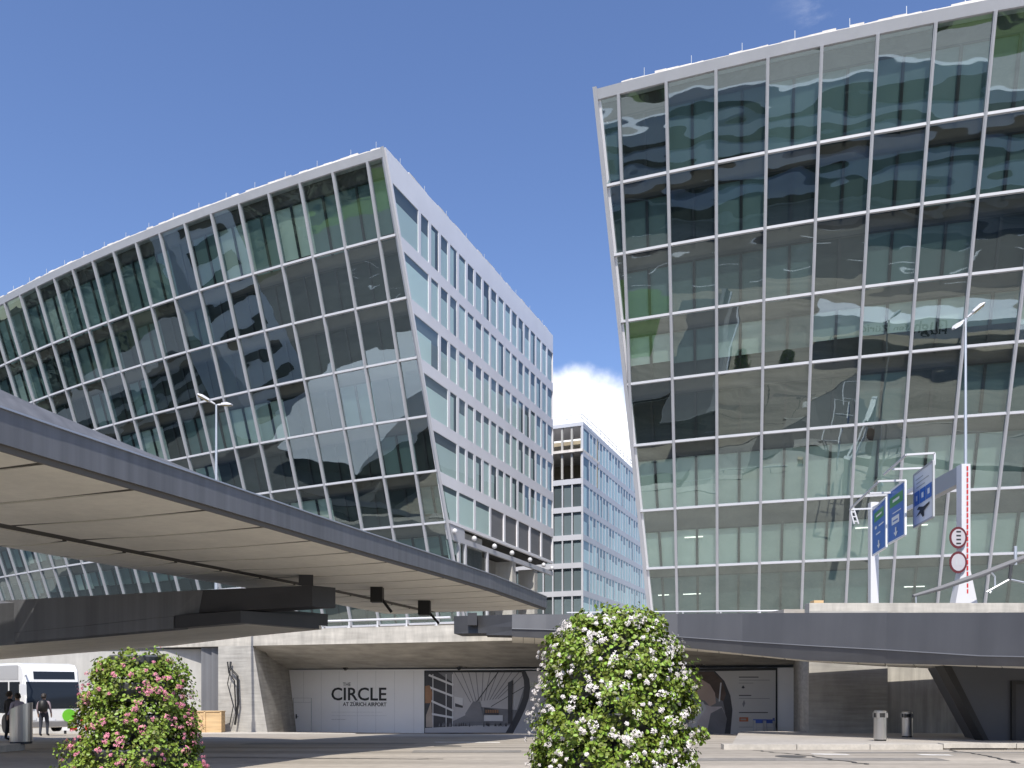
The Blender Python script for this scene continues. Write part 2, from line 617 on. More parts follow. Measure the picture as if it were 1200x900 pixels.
for (xa, ya, xb, yb) in ((-12, 24.4, 12, 23.9), (2.4, 17.3, 3.6, 22.8), (-6, 33.5, 9, 31.0), (7.3, 17.5, 6.4, 22.5), (-9, 19.5, -1.5, 18.9), (10.6, 17.9, 11.6, 22.7), (-3, 44, 12, 40)):
    pts_r = []
    n_r = 22
    for i in range(n_r + 1):
        f = i / n_r
        pts_r.append((xa + (xb - xa) * f + rnp.gauss(0, .05), ya + (yb - ya) * f + rnp.gauss(0, .05)))
    for (p_, q_) in zip(pts_r[:-1], pts_r[1:]):
        w_ = rnp.uniform(.025, .055)
        dx_, dy_ = q_[0] - p_[0], q_[1] - p_[1]
        L_r = math.hypot(dx_, dy_)
        nx_, ny_ = -dy_ / L_r * w_, dx_ / L_r * w_
        mb.quad((p_[0] - nx_, p_[1] - ny_, gz(p_[1] - ny_) + .008), (q_[0] - nx_, q_[1] - ny_, gz(q_[1] - ny_) + .008), (q_[0] + nx_, q_[1] + ny_, gz(q_[1] + ny_) + .008), (p_[0] + nx_, p_[1] + ny_, gz(p_[1] + ny_) + .008))
tag(mb.build('tar_joint', mat('bitumen', (.05, .048, .045), .7)), kind='structure')
mb = MB()
for (cx, cy, r) in ((-1.9, 25.2, 0.42), (6.4, 19.6, 0.35)):
    mb.poly([(cx + r * math.cos(t * math.pi / 8), cy + r * math.sin(t * math.pi / 8), gz(cy) + 0.006) for t in range(16)])
tag(mb.build('drain_cover', mat('cast_iron', (0.08, 0.075, 0.07), 0.6)), kind='structure')


# ------------------------------------------------------------------ curtain walls
class Curtain:
    """a curved glass front that leans outwards"""

    def __init__(s, curve, lean, zref, sgn):
        # curve: dense list of plan points ordered away from the corner; s = 0 at its first point
        s.p = np.array(curve)
        seg = np.hypot(*(np.diff(s.p, axis=0).T))
        s.s = np.concatenate([[0], np.cumsum(seg)])
        s.lean, s.zref, s.sgn = lean, zref, sgn
        s.s0 = 0.0

    def plan(s, q):
        q = q + s.s0
        x = np.interp(q, s.s, s.p[:, 0])
        y = np.interp(q, s.s, s.p[:, 1])
        if q < 0:
            t = s.tan(0 - s.s0)
            x, y = s.p[0, 0] + t.x * q, s.p[0, 1] + t.y * q
        return float(x), float(y)

    def tan(s, q):
        q = min(max(q + s.s0, 0.05), s.s[-1] - 0.05)
        a = np.array([np.interp(q + e, s.s, s.p[:, 0]) for e in (-.05, .05)])
        b = np.array([np.interp(q + e, s.s, s.p[:, 1]) for e in (-.05, .05)])
        return Vector((a[1] - a[0], b[1] - b[0], 0)).normalized()

    def nrm(s, q):
        t = s.tan(q)
        n = Vector((t.y, -t.x, 0))
        return n if n.y < 0 else -n

    def pt(s, q, z, off=0.0):
        x, y = s.plan(q)
        n = s.nrm(q)
        dz = z - s.zref
        return Vector((x + s.lean[0] * dz - n.x * off, y + s.lean[1] * dz - n.y * off, z))


def window_mesh(cw, b, zb, zt, rnd, tone):
    """b = (s0 bottom, s1 bottom, s0 top, s1 top); spandrel, blinds, inner mullion behind one pane"""
    sb0, sb1, st0, st1 = b

    def S(f, z):
        k = (z - zb) / (zt - zb)
        a0 = sb0 + (st0 - sb0) * k
        a1 = sb1 + (st1 - sb1) * k
        return a0 + (a1 - a0) * f
    m = MB()
    zs = zt - rnd.uniform(0.9, 0.98) * (tone[3] if len(tone) > 3 else 1.0)

    def q(f0, f1, z0, z1, off, mi):
        m.quad(cw.pt(S(f0, z0), z0, off), cw.pt(S(f1, z0), z0, off), cw.pt(S(f1, z1), z1, off), cw.pt(S(f0, z1), z1, off), mi)
    q(0, 1, zs, zt, 0.34, 0)
    q(0, 1, zs, zs + 0.06, 0.30, 2)
    wide = abs(sb1 - sb0) > 2.0
    br = rnd.random()
    # tone: chances of a dark room, a teal blind, a pale blind, set to imitate mirrored bands; how far the blind hangs
    a_, b_2, hang = tone[:3]
    fm = 3 if br < a_ else (1 if br < a_ + b_2 else 4)
    drop = zb + (zs - zb) * max(0, hang + rnd.uniform(-.06, .06)) if hang > 0 else zb
    q(0, 1, drop, zs, 0.44, fm)
    if drop > zb + 0.2:
        q(0, 1, zb, drop, 0.52, 3)
    if wide:
        for f in (0.5,):
            m.beam(cw.pt(S(f, zb), zb, 0.33), cw.pt(S(f, zs), zs, 0.33), cw.tan(S(f, zb)) * 0.085, cw.nrm(S(f, zb)) * 0.06, 2)
    return m


def curtain_wall(root, cw, levels, mull, edge, nstuff_key, seed, tones, lights=()):
    """levels: descending z of the transoms; mull: s of the mullions; edge(z): s of the near end"""
    rnd = random.Random(seed)
    items = []
    for r in range(len(levels) - 1):
        zt, zb = levels[r], levels[r + 1]
        cols = []
        e_t, e_b = edge(zt), edge(zb)
        first = next(i for i, v in enumerate(mull) if v > max(e_t, e_b) + 0.25)
        cols.append((e_b, mull[first], e_t, mull[first]))
        for i in range(first, len(mull) - 1):
            cols.append((mull[i], mull[i + 1], mull[i], mull[i + 1]))
        for c in cols:
            items.append((r, zb, zt, c))
    items.sort(key=nstuff_key)
    rest, restg = MB(), MB()
    for k, (r, zb, zt, c) in enumerate(items):
        m = window_mesh(cw, c, zb, zt, rnd, tones[r])
        g = MB()
        g.quad(cw.pt(c[0], zb), cw.pt(c[1], zb), cw.pt(c[3], zt), cw.pt(c[2], zt))
        if k < 100:
            w = m.build('window', WM, root, fixn=False)
            g.build('glass_pane', M['glass'], w, fixn=False)
            if (r in lights) and rnd.random() < 0.55:
                s0, s1 = c[0] + 0.3, c[1] - 0.3
                if s1 > s0 + 1:
                    lm = MB()
                    z = zb + (zt - zb) * 0.52
                    f = rnd.uniform(0.0, 0.4)
                    lm.beam(cw.pt(s0 + (s1 - s0) * f, z, 0.40), cw.pt(s0 + (s1 - s0) * min(1, f + 0.55), z, 0.40),
                            Vector((0, 0, 0.03)), cw.nrm(s0) * 0.02)
                    lm.build('lamp', M['lamp'], w)
        else:
            for src, dst in ((m, rest), (g, restg)):
                b0 = len(dst.v)
                dst.v += src.v
                dst.f += [[b0 + i for i in f] for f in src.f]
                dst.m += src.m
    if rest.v:
        w = rest.build('window', WM, root, fixn=False)
        w['kind'] = 'stuff'
        g = restg.build('glass_pane', M['glass'], w, fixn=False)
    # mullions, one object each
    zt, zb = levels[0], levels[-1]
    for s_ in mull:
        z1, z0 = zt, zb
        if s_ < edge(zb):       # this mullion dies into the leaning end edge
            zz = np.linspace(zb, zt, 200)
            ok = [z for z in zz if s_ > edge(z)]
            if not ok:
                continue
            z0 = min(ok)
        mm = MB()
        t, n = cw.tan(s_), cw.nrm(s_)
        mm.beam(cw.pt(s_, z0, -0.06), cw.pt(s_, z1, -0.06), t * 0.095, n * 0.12)
        mm.beam(cw.pt(s_, z0, -0.20), cw.pt(s_, z1, -0.20), t * 0.035, n * 0.02)
        mm.build('mullion', M['white'], root)
    for z in levels[1:]:
        mm = MB()
        ss = [edge(z)] + [v for v in mull if v > edge(z)]
        for a, b in zip(ss[:-1], ss[1:]):
            if b - a < 0.26:
                continue
            t = cw.tan((a + b) / 2)
            p0, p1 = cw.pt(a, z, -0.05), cw.pt(b, z, -0.05)
            d = (p1 - p0).normalized()
            mm.beam(p0 + d * 0.096, p1 - d * 0.096, Vector((0, 0, 0.085)), cw.nrm((a + b) / 2) * 0.10)
        mm.build('transom', M['white'], root)


def strip(cw, ss, z0f, z1f, off0, off1, mb, mi=0):
    """a solid strip following the curve"""
    for a, b in zip(ss[:-1], ss[1:]):
        mb.hexa([cw.pt(a, z0f, off0), cw.pt(b, z0f, off0), cw.pt(b, z0f, off1), cw.pt(a, z0f, off1),
                 cw.pt(a, z1f, off0), cw.pt(b, z1f, off0), cw.pt(b, z1f, off1), cw.pt(a, z1f, off1)], mi)


def band_facade(root, O, u, n, tlo, t_end, rows, ztop, zbot, nmax, wname, seed, first_extra=2.2, double=False, order=None, bmat=None):
    """flat end wall of white bands with slender windows between white posts.
    rows: (zb, zt, spacing, window width, panel_from)"""
    rnd = random.Random(seed)
    O, u, n = Vector((*O, 0)), Vector((*u, 0)), Vector((*n, 0))

    def p(t, z, off=0.0):
        q = O + u * t - n * off
        return Vector((q.x, q.y, z))
    wall = MB()
    zs = [ztop]
    for r in rows:
        zs += [r[1], r[0]]
    zs.append(zbot)
    for zt, zb in zip(zs[0::2], zs[1::2]):
        if zt - zb < 0.02:
            continue
        wall.hexa([p(tlo(zb), zb), p(t_end, zb), p(t_end, zb, 0.3), p(tlo(zb) + 0.02, zb, 0.3),
                   p(tlo(zt), zt), p(t_end, zt), p(t_end, zt, 0.3), p(tlo(zt) + 0.02, zt, 0.3)])
    wins = []
    for (zb, zt, sp, ww, pf) in rows:
        cb, ct = tlo(zb), tlo(zt)
        k0 = math.ceil((cb + first_extra - t_end) / sp)
        g0 = t_end + k0 * sp
        # leaning corner post
        wall.hexa([p(cb, zb), p(cb + 0.22, zb), p(cb + 0.22, zb, 0.28), p(cb, zb, 0.28), p(ct, zt), p(ct + 0.22, zt), p(ct + 0.22, zt, 0.28), p(ct, zt, 0.28)])
        post = sp - ww
        tt = g0
        wins.append((zb, zt, cb + 0.22, ct + 0.22, g0 - post, 0))
        i = 0
        while tt < t_end - 0.3:
            wall.hexa([p(tt - post, zb), p(tt, zb), p(tt, zb, 0.26), p(tt - post, zb, 0.26),
                       p(tt - post, zt), p(tt, zt), p(tt, zt, 0.26), p(tt - post, zt, 0.26)])
            i += 1
            wins.append((zb, zt, tt, tt, min(tt + ww, t_end - 0.06), 1 if (pf is not None and i >= pf) else 0))
            tt += sp
        wall.hexa([p(t_end - 0.06, zb), p(t_end, zb), p(t_end, zb, 0.27), p(t_end - 0.06, zb, 0.27),
                   p(t_end - 0.06, zt), p(t_end, zt), p(t_end, zt, 0.27), p(t_end - 0.06, zt, 0.27)])
    wall.build('end_wall', bmat or M['band'], root)
    wins.sort(key=lambda w: w[2])
    rest, restg = MB(), MB()
    k = 0
    for (zb, zt, a0, a1, b, pan) in wins:
        if pan:
            m = MB()
            m.hexa([p(a0, zb, .12), p(b, zb, .12), p(b, zb, .3), p(a0, zb, .3), p(a0, zt, .12), p(b, zt, .12), p(b, zt, .3), p(a0, zt, .3)])
            m.build('louvre_panel', M['panel_grey'], root)
            continue
        m, g = MB(), MB()
        g.quad(p(a0, zb, .03), p(b, zb, .03), p(b, zt, .03), p(a1, zt, .03))
        h = zt - zb
        zh = zt - h * rnd.choice((0.06, 0.1, 0.18, 0.28, 0.34, 0.4))
        w_ = b - a0
        m.quad(p(a0, zb, .06), p(b, zb, .06), p(b, zh, .06), p(a0 + (a1 - a0) * (zh - zb) / h, zh, .06), 0)
        m.quad(p(a0 + (a1 - a0) * (zh - zb) / h, zh, .09), p(b, zh, .09), p(b, zt, .09), p(a1, zt, .09), 1)  # dark window top: the shadow of the head put into the colour
        if rnd.random() < 0.18:
            m.quad(p(a0 + w_ * .6, zb, .055), p(b, zb, .055), p(b, zh, .055), p(a0 + w_ * .6, zh, .055), 1)
        if k < nmax:
            w = m.build(wname, [M['win_blind'], M['win_dark']], root, fixn=False)
            g.build('glass_pane', M['glass_end'], w, fixn=False)
        else:
            for src, dst in ((m, rest), (g, restg)):
                b0 = len(dst.v)
                dst.v += src.v
                dst.f += [[b0 + i for i in f] for f in src.f]
                dst.m += src.m
        k += 1
    if rest.v:
        w = rest.build(wname, [M['win_blind'], M['win_dark']], root, fixn=False)
        w['kind'] = 'stuff'
        restg.build('glass_pane', M['glass_end'], w, fixn=False)
    return p


def roof_clutter(root, pts, seed, mem=True):
    """membrane upstand and thin safety posts along a roof edge"""
    rnd = random.Random(seed)
    m = MB()
    for a, b in zip(pts[:-1], pts[1:]):
        n = 4
        for i in range(n):
            p0 = a.lerp(b, i / n)
            p1 = a.lerp(b, (i + 1) / n)
            h = rnd.uniform(0.12, 0.26)
            d = (p1 - p0).normalized()
            nn = Vector((-d.y, d.x, 0)) * 0.22
            m.beam(p0 + Vector((0, 0, h / 2)), p1 + Vector((0, 0, h / 2 + rnd.uniform(-.03, .03))), nn, Vector((0, 0, h / 2)))
    m.build('roof_membrane', M['membrane'], root)
    for a, b in zip(pts[:-1], pts[1:]):
        q = MB()
        c = a.lerp(b, 0.5)
        q.tube([c, c + Vector((0, 0, .8))], 0.026, 6)
        q.build('safety_post', M['post'], root)


# ---- left block -----------------------------------------------------------
LZ = [37.9, 33.25, 29.28, 25.32, 21.29, 17.34, 13.49, 9.5, 5.5]
a_ = np.linspace(5.3, 92, 600)
lc = Curtain(np.stack([-a_, 69.9 + .412 * (a_ - 5.4) + .00293 * (a_ ** 2 - 29.2)], axis=1), (-.127, -.37), 13.5, -1)
lc.s0 = 2.2


def ledge(z):
    return -(2.2 - .035 * (z - 13.5))


U = Vector((math.sin(R(22.5)), math.cos(R(22.5)), 0))
NR = Vector((U.y, -U.x, 0))
lroot = thing('office_block', 'long office block with curved leaning glass front and white end wall of narrow windows', 'office building', (-20, 80, 3.5))
lmull = [k * 3.05 for k in range(27)]


def lkey(it):
    r, zb, zt, c = it
    p = lc.pt((c[0] + c[1]) / 2, (zb + zt) / 2)
    px = 600 + 1000 * p.x / p.y
    vis = 0 if (-30 < px and zb > 5) else 1
    if p.z < 8.5:
        vis = 1
    # what the canopy hides counts last
    py = 805 - 1000 * p.z / p.y
    if 462 + (px * 0.285) < py - 20 and py < 650:
        vis = 1
    return (vis, p.y * 1.0)


LT = [(.1, .85, .06), (.62, .30, .0), (.72, .22, .0), (.7, .22, 0), (.6, .3, .1), (.4, .5, .35), (.15, .75, .5), (.5, .5, 0)]
curtain_wall(lroot, lc, LZ, lmull, ledge, lkey, 11, LT)
# end wall
Oe = lc.plan(-2.2)


def ltlo(z):
    p = lc.pt(ledge(z), z)
    return (Vector((p.x, p.y, 0)) - Vector((*Oe, 0))).dot(U)


# let the plane pass exactly through the leaning corner
rows = [(33.25, 36.5, 1.67, 1.24, None), (29.28, 32.3, 1.67, 1.24, None), (25.32, 28.33, 1.67, 1.24, None),
        (21.29, 24.37, 1.67, 1.24, None), (17.34, 20.34, 1.67, 1.24, None), (13.75, 16.4, 3.34, 2.95, 3)]
pe = band_facade(lroot, Oe, (U.x, U.y), (NR.x, NR.y), ltlo, 25.6, rows, 38.5, 13.49, 100, 'narrow_window', 5)
# ground floor of the end wall: two glazed bays, then an open loggia with concrete piers
g = MB()
c0 = ltlo(12.4)
for zb, zt in ((12.2, 12.65),):
    g.hexa([pe(ltlo(zb), zb, .02), pe(25.6, zb, .02), pe(25.6, zb, .3), pe(ltlo(zb), zb, .3), pe(ltlo(zt), zt, .02), pe(25.6, zt, .02), pe(25.6, zt, .3), pe(ltlo(zt), zt, .3)])
g.hexa([pe(ltlo(12.66), 12.66, .05), pe(3.4, 12.66, .05), pe(3.4, 12.66, .3), pe(ltlo(12.66), 12.66, .3), pe(ltlo(13.45), 13.45, .05), pe(3.4, 13.45, .05), pe(3.4, 13.45, .3), pe(ltlo(13.45), 13.45, .3)])
for t in (ltlo(8) + 0.15, 3.6, 8.2):
    g.beam(pe(t, 5.0, .1), pe(t, 12.2, .1), U * .14, NR * .1)
g.build('shopfront_frame', M['white'], lroot)
g = MB()
g.quad(pe(ltlo(5) + .2, 5, .16), pe(8.1, 5, .16), pe(8.1, 12.2, .16), pe(ltlo(12.2) + .2, 12.2, .16))
sf = MB()
sf.quad(pe(ltlo(5) + .2, 5, .5), pe(3.6, 5, .5), pe(3.6, 12.2, .5), pe(ltlo(12.2) + .2, 12.2, .5))
sf.quad(pe(3.6, 5, .5), pe(8.1, 5, .5), pe(8.1, 9.5, .5), pe(3.6, 9.5, .5))
sf.quad(pe(3.6, 9.5, .6), pe(8.1, 9.5, .6), pe(8.1, 12.2, .6), pe(3.6, 12.2, .6), 1)
w = sf.build('shopfront', [M['win_blind'], M['win_dark']], lroot, fixn=False)
g.build('glass_pane', M['glass_end'], w, fixn=False)
for t in (14.6, 20.6):
    q = MB()
    q.beam(pe(t, 4.4, 1.0), pe(t, 12.2, 1.0), U * .45, NR * .9)
    q.build('concrete_pier', M['conc_lite'], lroot)
for t in (17.2, 18.4, 23.0):
    q = MB()
    q.beam(pe(t, 4.4, 2.2), pe(t, 10.6, 2.2), U * .1, NR * .1)
    q.build('loggia_post', M['white'], lroot)
for t in (9.2, 11.6, 17.0, 23.6):
    q = MB()
    q.quad(pe(t, 4.4, 2.6), pe(t + 2.2, 4.4, 2.6), pe(t + 2.2, 8.8, 2.6), pe(t, 8.8, 2.6))
    q.build('loggia_glass', M['glass_end'], lroot, fixn=False)
for t in (1.2, 5.0, 9.4, 13.6, 18.4, 22.4, 25.0):
    q = MB()
    q.lathe(pe(t, 12.7, -.1), [(0.02, 0), (.2, .08), (.24, .25), (.16, .42), (.03, .48)], 10)
    q.build('globe_lamp', M['wpost'], lroot, smooth=True)
# body of the block behind the glass
body = MB()
ss = [-2.0 + .0] + list(np.linspace(0, 80, 40))


def ring(z, inset):
    e = ledge(z)
    pts = [lc.pt(max(s_, e), z, 0.75) for s_ in ss]
    pts[0] = pe(ltlo(z) + 0.9, z, 0.6)
    f = pts[-1] + Vector((14, 26, 0))
    return [Vector((*pe(25.4, z, 0.6).xy, z))] + pts + [Vector((f.x, f.y, z))]


for (z0, z1) in ((13.5, 38.3),):
    r0, r1 = ring(z0, 0), ring(z1, 0)
    n_ = len(r0)
    body.add(r0 + r1, [tuple(range(n_)), tuple(range(n_, 2 * n_))] + [(i, (i + 1) % n_, n_ + (i + 1) % n_, n_ + i) for i in range(n_)])
body.build('core', M['core'], lroot)
# recessed base storeys
body = MB()


def ring2(z):
    pts = [lc.pt(s_, z, 0.75) for s_ in np.linspace(-2.0, 80, 40)]
    pts[0] = pe(ltlo(z) + 0.9, z, 0.6)
    f = pts[-1] + Vector((14, 26, 0))
    return [Vector((*pe(25.4, z, 5.0).xy, z)), Vector((*pe(8.2, z, 5.0).xy, z)), Vector((*pe(8.2, z, .6).xy, z))] + pts + [f]


r0, r1 = ring2(3.0), ring2(13.4)
n_ = len(r0)
body.add(r0 + r1, [tuple(range(n_)), tuple(range(n_, 2 * n_))] + [(i, (i + 1) % n_, n_ + (i + 1) % n_, n_ + i) for i in range(n_)])
body.build('base_storey', M['conc_lite'], lroot)
pm = MB()
sl = [ledge(38)] + [k * 3.05 for k in range(27)]
strip(lc, sl, 37.92, 38.44, -0.14, 0.5, pm)
pm.build('parapet', M['white'], lroot)
roof_clutter(lroot, [lc.pt(s_, 38.44, 0.2) for s_ in sl], 3)
roof_clutter(lroot, [pe(t, 38.52, .35) for t in np.linspace(ltlo(38.5) + .8, 25.2, 10)], 4)
pc = MB()
pc.beam(lc.pt(ledge(5.5), 5.5, -.08), lc.pt(ledge(38.5), 38.5, -.08), lc.tan(-2) * .11, Vector((0.06, -0.12, 0)))
pc.build('corner_trim', M['white'], lroot)

# ---- right block ----------------------------------------------------------
RZ = [38.04, 33.5, 29.6, 25.67, 21.78, 17.8, 13.33, 9.18, 5.1]
b_ = np.linspace(8.6, 66, 500)
rc = Curtain(np.stack([b_, 66.6 - .39 * (b_ - 9.76) + .0029 * (b_ - 9.76) ** 2], axis=1), (-.10, -.405), 9.18, 1)
rc.s0 = float(np.interp(9.76, b_, rc.s))


def redge(z):
    return -(z - 17.8) / 20.24 * 1.48


rroot = thing('office_block', 'tall office block with wavy mirror glass front leaning out on the right', 'office building', (25, 70, 3.5))
rmull = [k * 3.07 for k in range(12)]
curtain_wall(rroot, rc, RZ, rmull, redge, lambda it: it[3][0], 23,
             [(.25, .75, .08), (.2, .8, .05), (.3, .7, 0), (.1, .2, .42), (.85, .15, 0), (.0, .08, 0), (.0, .12, 0, 1.55), (.1, .9, 0, .7)], lights=(6, 7))  # floor tones put bright and dark mirrored bands into the blind colours
body = MB()
ssr = np.linspace(0, 34.0, 24)


def rring(z):
    e = redge(z)
    pts = [rc.pt(max(s_, e) if i else e + .45, z, 0.75) for i, s_ in enumerate(ssr)]
    c = rc.pt(e + .45, z, 0.75)
    k = (17.8 - 0) * 0
    return [Vector((25.5, 112, z))] + pts + [Vector((70, 100, z))]


r0, r1 = rring(3.0), rring(38.3)
n_ = len(r0)
body.add(r0 + r1, [tuple(range(n_)), tuple(range(n_, 2 * n_))] + [(i, (i + 1) % n_, n_ + (i + 1) % n_, n_ + i) for i in range(n_)])
body.build('core', M['core'], rroot)
# end wall seen edge on, a plain white return with floor joints
ew = MB()
for zt, zb in zip([38.7] + RZ[1:], RZ[1:] + [3.0]):
    p0, p1 = rc.pt(redge(zb) - .0, zb, 0), rc.pt(redge(zt), zt, 0)
    dirv = Vector((25.2, 111, 0))
    e0 = Vector((dirv.x, dirv.y, zb))
    e1 = Vector((dirv.x, dirv.y, zt))
    t = rc.tan(0)
    ew.hexa([p0, p0 + t * .3, e0 + t * .3, e0, p1 - Vector((0, 0, .03)), p1 + t * .3 - Vector((0, 0, .03)), e1 + t * .3, e1])
ew.build('end_wall', M['band'], rroot)
pc = MB()
pc.beam(rc.pt(redge(3.2), 3.2, -.08), rc.pt(redge(38.7), 38.7, -.08), rc.tan(0) * .13, rc.nrm(0) * .13)
pc.build('corner_trim', M['white'], rroot)
pm = MB()
slr = [redge(38)] + rmull
strip(rc, slr, 38.06, 38.60, -0.14, 0.6, pm)
pm.build('parapet', M['white'], rroot)
roof_clutter(rroot, [rc.pt(s_, 38.60, 0.2) for s_ in [0.2] + rmull[1:]], 8)

# ---- far block between them -------------------------------------------------
FO = Vector((10.0, 120.0, 0))
froot = thing('office_block', 'distant office block under construction with two open top floors, between the glass blocks', 'office building', (10, 120, 3.5))
f4 = 3.95
FZ = [37.3 - f4 * k for k in range(9)]
FB = mat('blue_grey_cladding', (0.50, 0.51, 0.55), .5, var=.06, scale=(.3, .3, .3))
rowsR = [(FZ[k + 1] + .05, FZ[k] - .8, 1.67, 1.34, None) for k in range(0, 7)]
pr = band_facade(froot, (FO.x, FO.y), (U.x, U.y), (NR.x, NR.y), lambda z: 0.0, 40.0, rowsR, 37.3, FZ[7] - .2, 100, 'narrow_window', 15, bmat=FB)
UL = Vector((-U.y, U.x, 0))
NL = Vector((-U.x, -U.y, 0))


def pl(t, z, off=0.0):
    q = FO + UL * t - NL * off
    return Vector((q.x, q.y, z))


wall = MB()
for k in range(2, 8):      # spandrel bands on the closed storeys of the left flank
    zt, zb = FZ[k], FZ[k] - .75
    wall.hexa([pl(.02, zb), pl(16, zb), pl(16, zb, .3), pl(.02, zb, .3), pl(.02, zt), pl(16, zt), pl(16, zt, .3), pl(.02, zt, .3)])
    for t in np.arange(.2, 16, 1.45):
        z0 = FZ[k + 1]
        wall.beam(pl(t, z0, .12), pl(t, zb, .12), UL * .09, NL * .1)
for zz in (37.3,):
    wall.hexa([pl(-.02, zz - .5), pl(16, zz - .5), pl(16, zz - .5, 6), pl(-.02, zz - .5, 6), pl(-.02, zz), pl(16, zz), pl(16, zz, 6), pl(-.02, zz, 6)])
wall.build('flank_wall', FB, froot)
for k in range(2, 8):
    zt, zb = FZ[k] - .75, FZ[k + 1]
    for i, t in enumerate(np.arange(.2, 14, 1.45)):
        q = MB()
        q.quad(pl(t + .16, zb, .3), pl(t + 1.29, zb, .3), pl(t + 1.29, zt, .3), pl(t + .16, zt, .3))
        w = q.build('window', [M['win_dark']], froot, fixn=False)
        q = MB()
        q.quad(pl(t + .16, zb, .15), pl(t + 1.29, zb, .15), pl(t + 1.29, zt, .15), pl(t + .16, zt, .15))
        q.build('glass_pane', M['glass_end'], w, fixn=False)
op = MB()
op.hexa([pl(-.01, FZ[1] - .22, -.3), pl(16, FZ[1] - .22, -.3), pl(16, FZ[1] - .22, 8), pl(-.01, FZ[1] - .22, 8), pl(-.01, FZ[1] + .15, -.3), pl(16, FZ[1] + .15, -.3), pl(16, FZ[1] + .15, 8), pl(-.01, FZ[1] + .15, 8)])
op.build('open_floor', M['membrane'], froot)
for k in (0, 1):
    for t in np.arange(.3, 15, 1.45):
        q = MB()
        q.beam(pl(t, FZ[k + 1] + .15, .3), pl(t, FZ[k] - .5 + (.28 if k else 0), .3), UL * .14, NL * .14)
        q.build('column', M['conc_lite'], froot)
q = MB()
q.beam(pl(8, FZ[2], 7), pl(8, FZ[0] - .5, 7), UL * 8, NL * .2)
q.build('rear_wall', mat('raw_plaster', (0.36, 0.31, 0.22), 0.9, var=.3, scale=(.4, .4, .4)), froot)
core = MB()
core.prism([pl(.4, 3, .5), pl(15.8, 3, .5), pl(15.8, 3, 40), pl(.4, 3, 40)], (0, 0, FZ[2] - 3))
core.prism([pl(.4, FZ[2], 7.5), pl(15.8, FZ[2], 7.5), pl(15.8, FZ[2], 40), pl(.4, FZ[2], 40)], (0, 0, 37 - FZ[2]))
core.build('core', M['core'], froot)
rl = MB()
for z in (37.9, 38.4):
    rl.tube([pl(.2, z), pl(14, z)], .04, 5)
    rl.tube([pl(.2, z), pr(8, z), pr(30, z)], .04, 5)
for t in np.arange(.2, 14, 2.2):
    rl.tube([pl(t, 37.3), pl(t, 38.5)], .04, 5)
for t in np.arange(2, 30, 2.2):
    rl.tube([pr(t, 37.3), pr(t, 38.5)], .04, 5)
rl.build('guard_rail', M['post'], froot)

# ------------------------------------------------------------------ podium, underpass and upper road
E = Vector((33.15, -12.0, 0)).normalized()      # along the hoarding and the beam
NH = Vector((E.y, -E.x, 0))                     # towards the viewer
NH = NH if NH.y < 0 else -NH
H0 = Vector((-16.4, 62.0, 0))
F0 = Vector((-16.4, 54.0, 0))


def fp(u, z, off=0.0):
    q = F0 + E * u - NH * off
    return Vector((q.x, q.y, z))


up = thing('concrete_underpass', 'stained concrete underpass with deep lintel above the white hoarding', 'underpass', (0, 52, -3.2))
b = MB()
b.hexa([fp(-9, 2.61), fp(27, 2.61), fp(27, 2.61, 1.0), fp(-9, 2.61, 1.0), fp(-9, 3.58), fp(27, 3.58), fp(27, 3.58, 1.0), fp(-9, 3.58, 1.0)])
b.build('lintel', M['conc_beam'], up)
b = MB()       # ceiling of the recess: a short flat strip, then a sloping face down to the hoarding
pa = [fp(0.003, 2.6, .02), fp(38, 2.6, .02), fp(38, 2.35, 1.6), fp(0.003, 2.35, 1.6)]
hb0 = H0 + NH * .35
b.add([fp(-.4, 2.605, .0), fp(38, 2.605, .0), fp(38, 2.25, 1.9), fp(-.4, 2.25, 1.9)] +
      [Vector((hb0.x - .5, hb0.y + .2, 1.3)), Vector((hb0.x, hb0.y, 1.3)) + E * 36],
      [(0, 1, 2, 3), (3, 2, 5, 4)])
b.build('ceiling', M['conc'], up)
b = MB()       # left pier with its deep side wall
b.hexa([(-18.9, 54.9, -3.6), (-15.35, 54.0, -3.6), (-15.6, 63.5, -3.6), (-18.9, 63.5, -3.6),
        (-18.9, 54.9, 2.608), (-16.4, 54.0, 2.608), (-16.4, 63.5, 2.608), (-18.9, 63.5, 2.608)])
b.build('pier', M['conc'], up)
b = MB()
b.tube([(-17.9, 54.3, 1.6), (-17.9, 54.2, 1.2), (-17.4, 54.1, .7), (-17.35, 54.1, -1.0), (-17.6, 54.2, -2.4)], .07, 8)
b.tube([(-18.1, 54.3, 1.6), (-18.0, 54.25, .9), (-17.6, 54.1, .4), (-17.5, 54.15, -2.0)], .045, 6)
b.tube([(-17.85, 54.2, 1.3), (-18.1, 54.3, .2), (-17.7, 54.2, -1.2), (-18.0, 54.4, -2.4)], .03, 6)
b.build('cable', M['black'], up)

# upper road and plaza on top of the podium
b = MB()
b.prism([(-120, 90, 3.1), (-24, 57.5, 3.1), (-16.3, 55.1, 3.1), (11.5, 45, 3.1), (12.3, 38.6, 3.1), (60, 41, 3.1), (90, 60, 3.1), (90, 160, 3.1), (-120, 160, 3.1)], (0, 0, .42))
tag(b.build('upper_road', M['pave']), kind='structure')
b = MB()
b.quad((-119, 91, 3.53), (-28, 59.5, 3.53), (-6, 62, 3.53), (-70, 118, 3.53))
tag(b.build('road', M['asphalt_dark']), kind='structure')
b = MB()
b.prism([(-400, 25, -3), (-62, 25, -3), (-38, 63.2, -3), (-120, 90, -3), (-120, 160, -3), (-400, 160, -3)], (0, 0, 3.9))
tag(b.build('road', M['asphalt_dark']), kind='structure')

